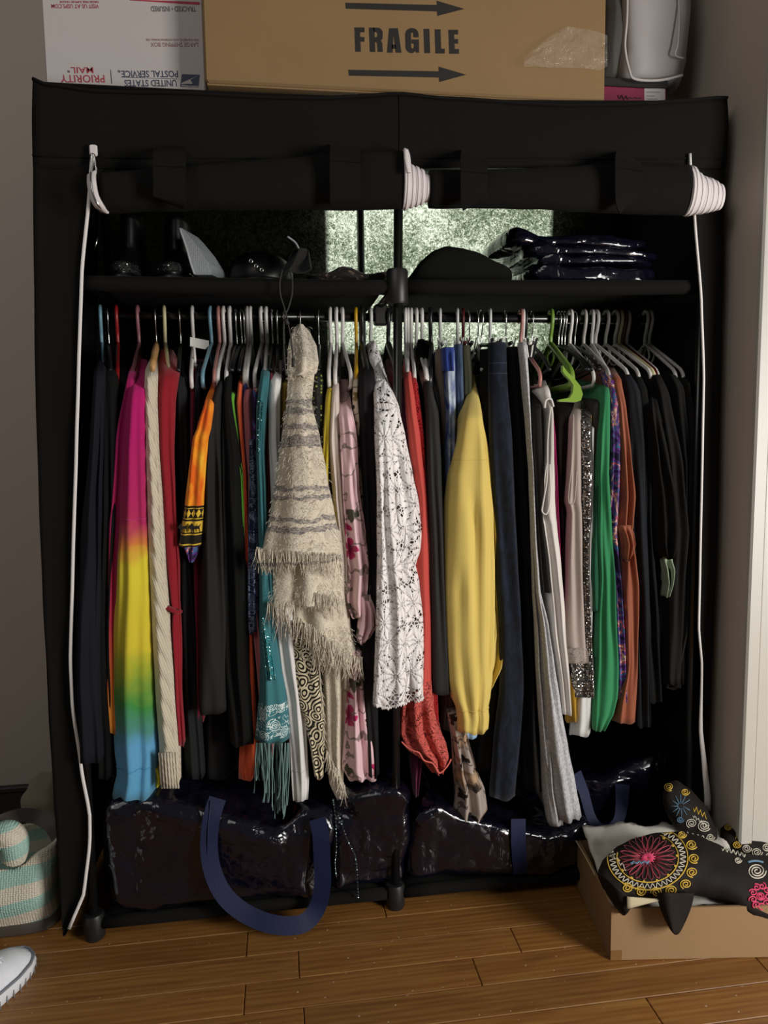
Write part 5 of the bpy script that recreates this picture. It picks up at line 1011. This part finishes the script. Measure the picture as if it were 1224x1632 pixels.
# ------------------------------------------------------------------ storage bags on the wardrobe's floor
STRAP = fab('navy_webbing', '1a203e', .6, .08, .4, .1, 300)
def px_top(tab, Y):
    rows = [(P(a, b, Y).x, P(a, b, Y).z) for a, b in tab]; return lambda x, y: interp(rows, x)[0]-.02*max(0, (y-Y)*2)
ZF = .046
def bag(label, xa, xb, Y0, Y1, tab, seed, e=.2, cr=.016):
    x0, x1 = P(xa, 1380, Y0).x, P(xb, 1380, Y0).x; o = empty('storage_bag', ((x0+x1)/2, (Y0+Y1)/2, ZF), label, 'bag', 'navy storage bags on the wardrobe floor')
    sack_fn(x0, x1, Y0, Y1, ZF, px_top(tab, Y0+.02), e, cr, seed, 110, 70).build('body', NAVYG, o); return o
g1 = bag('glossy navy storage bag at the lower left with its handle drooping over the floor', 166, 532, .008, .40, [(166, 1262), (250, 1252), (340, 1262), (400, 1290), (440, 1312), (470, 1292), (532, 1285)], 3)
pth = [P(347, 1272, .0), P(337, 1305, -.016), P(333, 1350, -.022), P(340, 1392, -.03), P(360, 1430, -.038), P(395, 1458, -.045), P(440, 1474, -.055), P(482, 1472, -.05), P(505, 1448, -.03), P(514, 1410, -.026), P(513, 1365, -.022), P(511, 1330, -.018), P(506, 1305, -.005)]
MB().ribbon(curve(pth, 6), .036, lambda t: (.25*math.sin(t*6), -1, .5*math.sin(t*math.pi)), .002).build('handle', STRAP, g1, smooth=40)
MB().ribbon(curve([P(332, 1275, .0), P(328, 1320, -.014), P(327, 1370, -.018), P(330, 1400, -.024), P(340, 1420, -.03)], 5), .022, (-.9, -.6, 0), .002).build('handle', STRAP, g1, smooth=40)
g2 = bag('glossy navy storage bag directly left of the centre pole', 536, 652, .022, .40, [(536, 1268), (580, 1250), (620, 1238), (652, 1250)], 8)
bs = MB()
strings = empty('beaded_string', (P(550, 1380, .03).x, .03, P(570, 1430, .03).z), 'silver beaded string hanging over the navy bag left of the pole', 'string')
for pts in ([(531, 1275), (535, 1310), (536, 1350), (534, 1378), (536, 1396)], [(540, 1300), (552, 1335), (566, 1365), (569, 1395), (571, 1430)]):
    cpt = curve([P(a, b, -.006) for a, b in pts], 14)
    bs = MB()
    for i, q in enumerate(cpt[::2]):
        bs.loft([[q+Vector((.0026*c_*math.cos(a), .0026*c_*math.sin(a), zz)) for a in [k*math.pi/3 for k in range(6)]] for zz, c_ in ((-.0022, .4), (0, 1), (.0022, .4))])
    tag(bs.build('beads', m_sequin('beads_%d' % pts[0][0], 'b9d4d6', '16262a', 500, .8), strings), kind='stuff')
    MB().tube(cpt, .0008, 4).build('thread', BLK2, strings)
g3 = bag('glossy navy storage bag right of the centre pole below the grey floral blouse', 662, 935, .012, .40, [(662, 1300), (700, 1265), (740, 1290), (790, 1310), (850, 1318), (900, 1312), (935, 1300)], 14)
MB().ribbon([P(826, 1305, .004), P(826, 1340, -.008), P(828, 1370, -.008), P(830, 1392, -.002)], .034, (0, -1, .1), .002).build('strap', STRAP, g3, smooth=40)
g4 = empty('storage_bag', (P(1000, 1280, .2).x, .22, ZF), 'upright navy plastic bag with a pointed corner behind the cardboard box', 'bag', 'navy storage bags on the wardrobe floor')
sack_fn(P(925, 1300, .12).x, P(1085, 1300, .12).x, .11, .34, ZF, px_top([(925, 1240), (965, 1236), (1000, 1212), (1040, 1196), (1075, 1182), (1087, 1178)], .12), .3, .012, 31, 80, 50).build('body', NAVYG, g4)
hp = curve([P(918, 1232, .10), P(930, 1262, .085), P(941, 1300, .07), P(954, 1318, .06), P(972, 1320, .055), P(986, 1306, .06), P(991, 1280, .075), P(992, 1250, .095)], 6)
MB().ribbon(hp, lambda t: .034-.012*math.sin(t*math.pi), lambda t: (.5-t, -1, .2), .002).build('handle', STRAP, g4, smooth=40)
# ------------------------------------------------------------------ cardboard box with embroidered cloths, front right
A = FL(973, 1531); ang = -math.radians(7.5); ex = Vector((math.cos(ang), math.sin(ang), 0)); ey = Vector((-math.sin(ang), math.cos(ang), 0))
BW, BD, BH = .325, .25, P(973, 1449, A.y).z
CARD2 = m_card('tan_cardboard', '8c7050', '9c7e5a')
cb = empty('open_carton', A+ex*BW/2+ey*BD/2, 'open tan cardboard box on the floor holding embroidered cloths', 'box')
def obox(u0, u1, v0, v1, z0, z1): return MB().add([A+ex*u+ey*v+Vector((0, 0, z)) for z in (z0, z1) for u, v in ((u0, v0), (u1, v0), (u1, v1), (u0, v1))], [(0,3,2,1),(4,5,6,7),(0,1,5,4),(1,2,6,5),(2,3,7,6),(3,0,4,7)])
T = .005
obox(0, BW, 0, T, .001, BH).build('front_panel', CARD2, cb, smooth=False); obox(0, BW, BD-T, BD, .001, BH).build('back_panel', CARD2, cb, smooth=False)
obox(0, T, T, BD-T, .001, BH+.002).build('side_panel', CARD2, cb, smooth=False); obox(BW-T, BW, T, BD-T, .001, BH).build('side_panel', CARD2, cb, smooth=False)
obox(T, BW-T, T, BD-T, .001, .006).build('bottom_panel', CARD2, cb, smooth=False)
fp = MB().prism([A+ex*-.001+ey*BD*.45+Vector((0, 0, BH)), A+ex*-.001+ey*(BD-.002)+Vector((0, 0, BH)), A+ex*-.012+ey*(BD-.01)+Vector((0, 0, BH+.012)), A+ex*-.006+ey*BD*.7+Vector((0, 0, BH+.008)), A+ex*-.004+ey*BD*.5+Vector((0, 0, BH+.006))], ex, .003)
fp.build('torn_rim', plain('pale_torn_card', 'c9b48e', .9), cb, smooth=False)
obox(.0, .022, -.0006, .001, .002, .022).build('tape_patch', plain('brown_tape', '7d5c36', .3), cb, smooth=False)
def inw(u, v, z): return A+ex*u+ey*v+Vector((0, 0, z))
tis = MB(); tis.grid(lambda u, v: inw(lerp(.008, BW-.01, u), lerp(.04, BD-.008, v), BH-.022+.062*v+.012*nz(u*5, v*5, 1)+.012*abs(nz(u*9, v*7, 8))), 30, 20)
o = tis.build('white_tissue', plain('white_plastic_film', 'd0ccc2', .3, bump=.4, bscale=30)); o.modifiers.new('s', 'SOLIDIFY').thickness = .004
tag(o, 'crumpled white plastic sheet lining the open carton', 'sheet')
bk_ = P(1000, 1305, .02); 
EMB = fab('black_cotton_cloth', '1a1512', .75, .15)
def thread(name, col): return fab('thread_'+name, col, .55, .1, .3, .2, 900)
GOLD, SILV, PINKT, REDT, BLUT = thread('gold', 'c9a63a'), thread('silver', 'c6bfae'), thread('pink', 'cc3a62'), thread('red', '7a2230'), thread('blue', '5a7f98')
class Surf:                       # padded piece of cloth: outline in the photograph, leaning back over the box
    def __init__(s, top, bot, x0, x1, ya, yb, bulge): s.top, s.bot, s.x0, s.x1, s.ya, s.yb, s.b = top, bot, x0, x1, ya, yb, bulge; s.y0 = min(q[1] for q in top); s.y1 = max(q[1] for q in bot)
    def at(s, px, py, off=0):
        t_, b_ = interp(s.top, px)[0], interp(s.bot, px)[0]; v = max(0, min(1, (py-t_)/max(1, b_-t_))); u = max(0, min(1, (px-s.x0)/(s.x1-s.x0)))
        Y = lerp(s.ya, s.yb, (py-s.y0)/(s.y1-s.y0)); bl = s.b*(math.sin(v*math.pi)**.6)*min(1, math.sin(u*math.pi)**.5*1.1)
        q = P(px, py, Y-bl-off+.004*nz(px*.03, py*.03, 2)); return q
    def sheet(s, back=False, nu=40, nv=18):
        def fn(u, v):
            px = lerp(s.x0, s.x1, u); py = lerp(interp(s.top, px)[0], interp(s.bot, px)[0], v); q = s.at(px, py)
            if back: q = P(px, py, lerp(s.ya, s.yb, (py-s.y0)/(s.y1-s.y0))+.035*(math.sin(v*math.pi)**.6)*min(1, 1.2*math.sin(u*math.pi)**.5)+.001)
            return q
        return fn, nu, nv
    def build(s, name, label, cat):
        mb = MB(); f, a, b = s.sheet(); mb.grid(f, a, b); f, a, b = s.sheet(True); mb.grid(f, a, b)
        base = sum((v for v in mb.v), Vector())/len(mb.v); o = empty(name, (base.x, base.y, min(v.z for v in mb.v)), label, cat, 'embroidered cloths in the carton'); mb.build('cloth', EMB, o); s.o = o; return o
    def draw(s, name, pts, r, mat, closed=False):
        return MB().tube([s.at(a, b, .0012) for a, b in pts], r, 5, closed).build(name, mat, s.o)
    def spiral(s, cx, cy, R, mat, turns=2.2, a0=0, r=.0011, sq=.85):
        n = int(turns*14); s.draw('spiral', [(cx+R*(1-.85*i/n)*math.cos(a0+i/n*turns*2*math.pi), cy+sq*R*(1-.85*i/n)*math.sin(a0+i/n*turns*2*math.pi)) for i in range(n+1)], r, mat)
s2 = Surf([(1056, 1262), (1066, 1246), (1078, 1243), (1098, 1256), (1122, 1280), (1140, 1315), (1146, 1338)], [(1056, 1280), (1066, 1305), (1078, 1322), (1098, 1332), (1122, 1342), (1146, 1348)], 1056, 1146, .0, -.06, .03)
s2.build('embroidered_cloth', 'black embroidered cloth with gold spiral standing at the back of the carton', 'cloth')
s2.spiral(1066, 1254, 8, GOLD, 2.2, 1); s2.spiral(1122, 1316, 11, SILV, 2.5, .5); s2.spiral(1102, 1312, 9, SILV, 2.2, 2)
for k in range(11):
    a = math.pi*(.1+k*.17); s2.draw('petal', [(1085+4*math.cos(a), 1284+4*math.sin(a)), (1085+16*math.cos(a+.1), 1284+18*math.sin(a+.1))], .0009, BLUT)
s2.draw('zigzag', [(1105+1.6*i, 1288+1.0*i+5*math.sin(i*1.6)) for i in range(14)], .001, GOLD); s2.draw('border', [(1090+1.9*i, 1328+.4*i+3*math.sin(i*1.5)) for i in range(20)], .0011, SILV)
s2.spiral(1092, 1262, 7, GOLD, 2); s2.spiral(1132, 1334, 7, SILV, 2); s2.spiral(1084, 1306, 6, BLUT, 1.8); s2.draw('border', [(1104+1.5*i, 1300+1.1*i+3*math.sin(i*1.9)) for i in range(18)], .001, SILV)
s3 = Surf([(1148, 1320), (1165, 1306), (1185, 1308), (1210, 1325), (1245, 1345)], [(1148, 1345), (1165, 1358), (1185, 1368), (1210, 1372), (1245, 1374)], 1148, 1245, -.03, -.10, .025)
s3.build('embroidered_cloth', 'black embroidered cloth with silver spirals against the wall trim', 'cloth')
s3.spiral(1206, 1358, 9, SILV, 2.3); s3.spiral(1222, 1350, 8, SILV, 2); s3.spiral(1160, 1318, 6, GOLD, 2)
s3.spiral(1190, 1352, 8, SILV, 2.2); s3.spiral(1174, 1346, 7, GOLD, 2); s3.spiral(1226, 1364, 7, SILV, 2)
for k in range(7): s3.draw('petal', [(1180+2*k, 1320+1.5*k), (1172+4*k, 1336+1.5*k)], .0008, GOLD)
s4 = Surf([(1196, 1324), (1206, 1314), (1225, 1316), (1250, 1322)], [(1196, 1330), (1206, 1332), (1225, 1340), (1250, 1350)], 1196, 1250, .02, -.02, .02)
s4.build('embroidered_cloth', 'burgundy cloth edge in the corner by the wall trim', 'cloth'); 
s4.o.children[0].data.materials[0] = fab('burgundy', '5a1a28')
sm = Surf([(953, 1388), (962, 1368), (985, 1348), (1010, 1336), (1045, 1327), (1080, 1325), (1110, 1330), (1140, 1343), (1165, 1356), (1200, 1362), (1262, 1366)],
          [(953, 1398), (962, 1418), (985, 1440), (1000, 1438), (1045, 1432), (1080, 1430), (1110, 1427), (1140, 1432), (1165, 1441), (1200, 1462), (1262, 1480)], 953, 1262, -.13, -.27, .035)
sm.build('embroidered_cloth', 'large black embroidered cloth with red and gold medallion draped over the carton', 'cloth')
cx, cy = 1032, 1367
def ell(a, k): return (cx+k*math.cos(a), cy+.80*k*math.sin(a))
for k in range(22):
    a = 2*math.pi*k/22; d = .13
    sm.draw('petal', [ell(a, 12), ell(a-d, 30), ell(a-d*.6, 40), ell(a, 45), ell(a+d*.6, 40), ell(a+d, 30), ell(a, 12)], .0010, REDT if k % 4 else thread('rose', 'a83a4c'))
for k in range(26): a = 2*math.pi*k/26; sm.draw('pink_centre', [ell(a, 1), ell(a, 10+3*(k % 2))], .0013, PINKT)
angs = [-1.15+i*.0455 for i in range(100)]
def cl(p): return (max(p[0], 957), min(max(p[1], interp(sm.top, max(p[0], 957))[0]+2), interp(sm.bot, max(p[0], 957))[0]-2))
sm.draw('gold_ring', [cl(ell(a, 49)) for a in angs], .0012, GOLD); sm.draw('gold_ring', [cl(ell(a, 64)) for a in angs], .0014, GOLD)
sm.draw('silver_wiggle', [cl(ell(-1.15+i*.0152, 56.5+4.5*math.sin(i*.62))) for i in range(300)], .0010, SILV)
for k in range(10): p = ell(-1.0+k*.45, 47); p = cl(p); sm.spiral(p[0], p[1], 2.2, GOLD, 1.2, 0, .0011)
for k, (a, b) in enumerate(((1087, 1330), (1102, 1346), (1106, 1368), (1103, 1390), (1093, 1409), (1070, 1419), (1046, 1422), (1021, 1421), (999, 1415))): sm.spiral(a, b, 9.5 if b > 1335 else 7, GOLD, 2.1, .5*k, .0013)
sm.spiral(1206, 1388, 15, SILV, 2.8, 0, .0014); sm.draw('blue_tip', [(1192+3*i, 1374-2*math.sin(i*.4)) for i in range(9)], .0022, BLUT)
for k in range(9): a = 2*math.pi*k/9; sm.spiral(1212+13*math.cos(a), 1428+16*math.sin(a), 7, PINKT, 1.4, a, .0015)
sm.spiral(1212, 1428, 8, PINKT, 2.2, 0, .0015)
sm.draw('silver_scroll', [(1150+1.5*i, 1352+.45*i+3.5*math.sin(i*1.4)) for i in range(26)], .0012, SILV); sm.spiral(1176, 1371, 6, SILV, 2)
sm.draw('blue_motif', [(1004+3*i, 1375-.1*i+2.2*math.sin(i*2.3)) for i in range(11)], .0022, BLUT)
sm.draw('silver_tip', [(978+2.2*i, 1364+2.4*i+4*math.sin(i*1.7)) for i in range(10)], .0012, SILV)
# loose black flaps hanging over the front of the carton
fl_ = MB(); fl_.slab(lambda u, v: P(lerp(lerp(1048, 1106, u), lerp(1066, 1092, u), v**1.6), lerp(1424, lerp(1478, 1470, u)+16*math.sin(u*math.pi), v), -.262-.014*math.sin(u*5)-.006*v), 16, 14, .003)
fl_.build('hanging_flap', EMB, sm.o)
fl2 = MB(); fl2.slab(lambda u, v: P(lerp(lerp(955, 1002, u), lerp(985, 1006, u), v**1.5), lerp(lerp(1392, 1430, u), lerp(1452, 1446, u)+10*math.sin(u*math.pi), v), lerp(-.21, -.255, u)-.016*math.sin(u*math.pi)), 16, 12, .003)
fl2.build('hanging_flap', EMB, sm.o)
fl3 = MB(); fl3.slab(lambda u, v: P(lerp(1000, 1056, u), lerp(1430+4*u, lerp(1449, 1434, u), v), -.262-.004*v), 8, 4, .003)
fl3.build('printed_edge', thread('pale_border', 'b9ad8c'), sm.o)

# ------------------------------------------------------------------ striped tote, second bag and sneaker at the left
def m_tote():
    t = NT('woven_stripes'); ob = t.obj(); s_ = t.n('SeparateXYZ', {0: ob}); z = t.math('ADD', s_.outputs[2], t.math('MULTIPLY', s_.outputs[0], -.16)); z = t.math('ADD', z, t.math('MULTIPLY', t.noise(6, ob, 2), .012))
    st = t.math('LESS_THAN', t.math('FRACT', t.math('DIVIDE', t.math('ADD', z, .012), .062)), .52)
    vo = t.n('TexVoronoi', {'Vector': t.map(ob, (1, .2, 1.3)), 'Scale': 190, 'Randomness': .25}).outputs['Distance']
    c = t.mix(st, srgb('ebe3d0'), srgb('aedace')); c = t.mix(t.math('MULTIPLY', vo, .5), c, srgb('8a8474')); t.P(Base_Color=c, Roughness=.9, Specular_IOR_Level=.2); t.bump(t.math('SUBTRACT', 1.0, vo), .9, .003); return t.m
LEA = plain('brown_grey_leather', '4a423c', .55, bump=.15, bscale=150, var=.1)
xr_ = P(103, 1420, .05).x
tb = empty('striped_tote', (-.88, .13, 0), 'cream and aqua striped woven tote bag beside the wardrobe', 'bag')
TOTE = m_tote()
rr = []
for j in range(26):
    t_ = j/25; ring = []
    for i in range(44):
        th = 2*math.pi*i/44; e = .35; sx = math.copysign(abs(math.cos(th))**e, math.cos(th)); sy = math.copysign(abs(math.sin(th))**e, math.sin(th))
        x = -.915+sx*lerp(.175, .185, t_)+.012*t_*(sx > .5); y = .135+sy*(.085+.02*math.sin(t_*math.pi)); ht = .140+.030*max(0, sx)-.02*math.exp(-((x+.80)/.035)**2)*(sy < 0)
        q = Vector((x, y, .012+t_*ht)); q += noise.noise_vector(q*9)*.012*min(1, t_*3); ring.append(q)
    rr.append(ring)
inner = [[q+(Vector((-.915, .135, q.z))-q)*.04 for q in r] for r in reversed(rr[6:])]
MB().loft(rr+inner).build('woven_body', TOTE, tb)
MB().loft([[Vector((-.915+math.copysign(abs(math.cos(a))**.35, math.cos(a))*.179*k_, .135+math.copysign(abs(math.sin(a))**.35, math.sin(a))*.090*k_, z)) for a in [2*math.pi*i/40 for i in range(40)]] for z, k_ in ((0, .98), (.004, 1), (.026, 1.01), (.028, .98))]).build('leather_base', LEA, tb)
rl = [P(-25, 1352, .06), P(-5, 1338, .055), P(10, 1330, .055), P(20, 1336, .055), P(24, 1352, .055), P(22, 1368, .06)]
MB().tube(curve(rl, 5), lambda t: .024+.006*math.sin(t*3), 12).build('rolled_rim', TOTE, tb)
MB().ribbon(curve([P(-30, 1325, .08), P(0, 1310, .09), P(30, 1300, .11), P(60, 1302, .12), P(82, 1316, .11), P(94, 1336, .10)], 6), .030, (0, -.7, .7), .004).build('leather_handle', LEA, tb, smooth=40)
sk = tag(sack_fn(P(36, 1290, .28).x, P(96, 1290, .28).x-.005, .26, .40, 0, lambda x, y: P(60, 1270, .28).z+.02*math.sin((x+.95)*12), .45, .010, 40).build('beige_bag', fab('beige_canvas', '8f8673', .9)), 'beige canvas bag standing behind the striped tote', 'bag')
# sneaker
Tt = FL(44, 1531); hd = Vector((-.42, -.907, 0)).normalized(); sd = Vector((-hd.y, hd.x, 0))*-1
sn = empty('sneaker', Tt+hd*.14, 'white mesh running shoe with grey edge in the bottom left corner', 'shoe')
SW = [(0, .006), (.04, .030), (.12, .043), (.25, .049), (.4, .047), (.6, .038), (.8, .037), (.95, .030), (1, .012)]
SHh = [(0, .020), (.06, .042), (.15, .054), (.3, .066), (.45, .090), (.55, .105), (.75, .095), (.9, .10), (1, .092)]
def sp(s_, w_, z_): return Tt+hd*(.285*s_)+sd*w_+Vector((0, 0, z_))
WM = NT('white_shoe_mesh'); vo = WM.n('TexVoronoi', {'Vector': WM.obj(), 'Scale': 330, 'Randomness': .2}).outputs['Distance']; WM.P(Base_Color=srgb('eef2f8'), Roughness=.8); WM.bump(vo, .5, .001)
up_ = []
for i in range(29):
    s_ = .004+.992*i/28; w_ = interp(SW, s_)[0]*.94; h_ = interp(SHh, s_)[0]
    up_.append([sp(s_, -w_*math.cos(a)*(1 if math.sin(a) < .5 else .98), .016+(h_-.016)*max(0, math.sin(a))**.75) for a in [math.pi*k/14 for k in range(15)]])
MB().loft(up_, closed=True).build('upper', WM.m, sn)
so = [[sp(s_, sg*0, 0) for sg in (0,)] for s_ in (0,)]
outl = [(.001+.998*i/24, interp(SW, .001+.998*i/24)[0]) for i in range(25)]
loop = [(a, b) for a, b in outl]+[(a, -b) for a, b in reversed(outl)]
MB().loft([[sp(.5+(a-.5)*k_, b*k2, z_) for a, b in loop] for z_, k_, k2 in ((0, .97, .92), (.004, 1.0, 1.0), (.018, 1.02, 1.06), (.026, 1.01, 1.03), (.028, .99, .97))]).build('sole', plain('white_foam_sole', 'e6eaee', .7), sn, smooth=40)
MB().tube([sp(a, b*1.0, .0295) for a, b in loop], .0024, 6, True).build('grey_edge', plain('grey_rubber', '7d838a', .6), sn)
for k in range(16):
    a = .04+k*.055; b = interp(SW, a)[0]*1.065
    for sg in (-1, 1): MB().tube([sp(a, sg*b, .001), sp(a, sg*b, .017)], .0012, 4).build('sole_groove', plain('groove_grey', '8d9296', .8), sn)
for k in range(4):
    s_ = .30+k*.055; h_ = interp(SHh, s_)[0]
    MB().ribbon(curve([sp(s_-.01, -.026, h_-.012), sp(s_, -.012, h_+.002), sp(s_+.008, .0, h_+.005), sp(s_, .012, h_+.002), sp(s_-.01, .026, h_-.012)], 4), .006, (0, 0, 1), .003).build('lace', WM.m, sn)
MB().ribbon([sp(s_, 0, interp(SHh, s_)[0]+.001) for s_ in (.26, .32, .38, .44, .5)], .03, (0, 0, 1), .003).build('tongue', WM.m, sn)
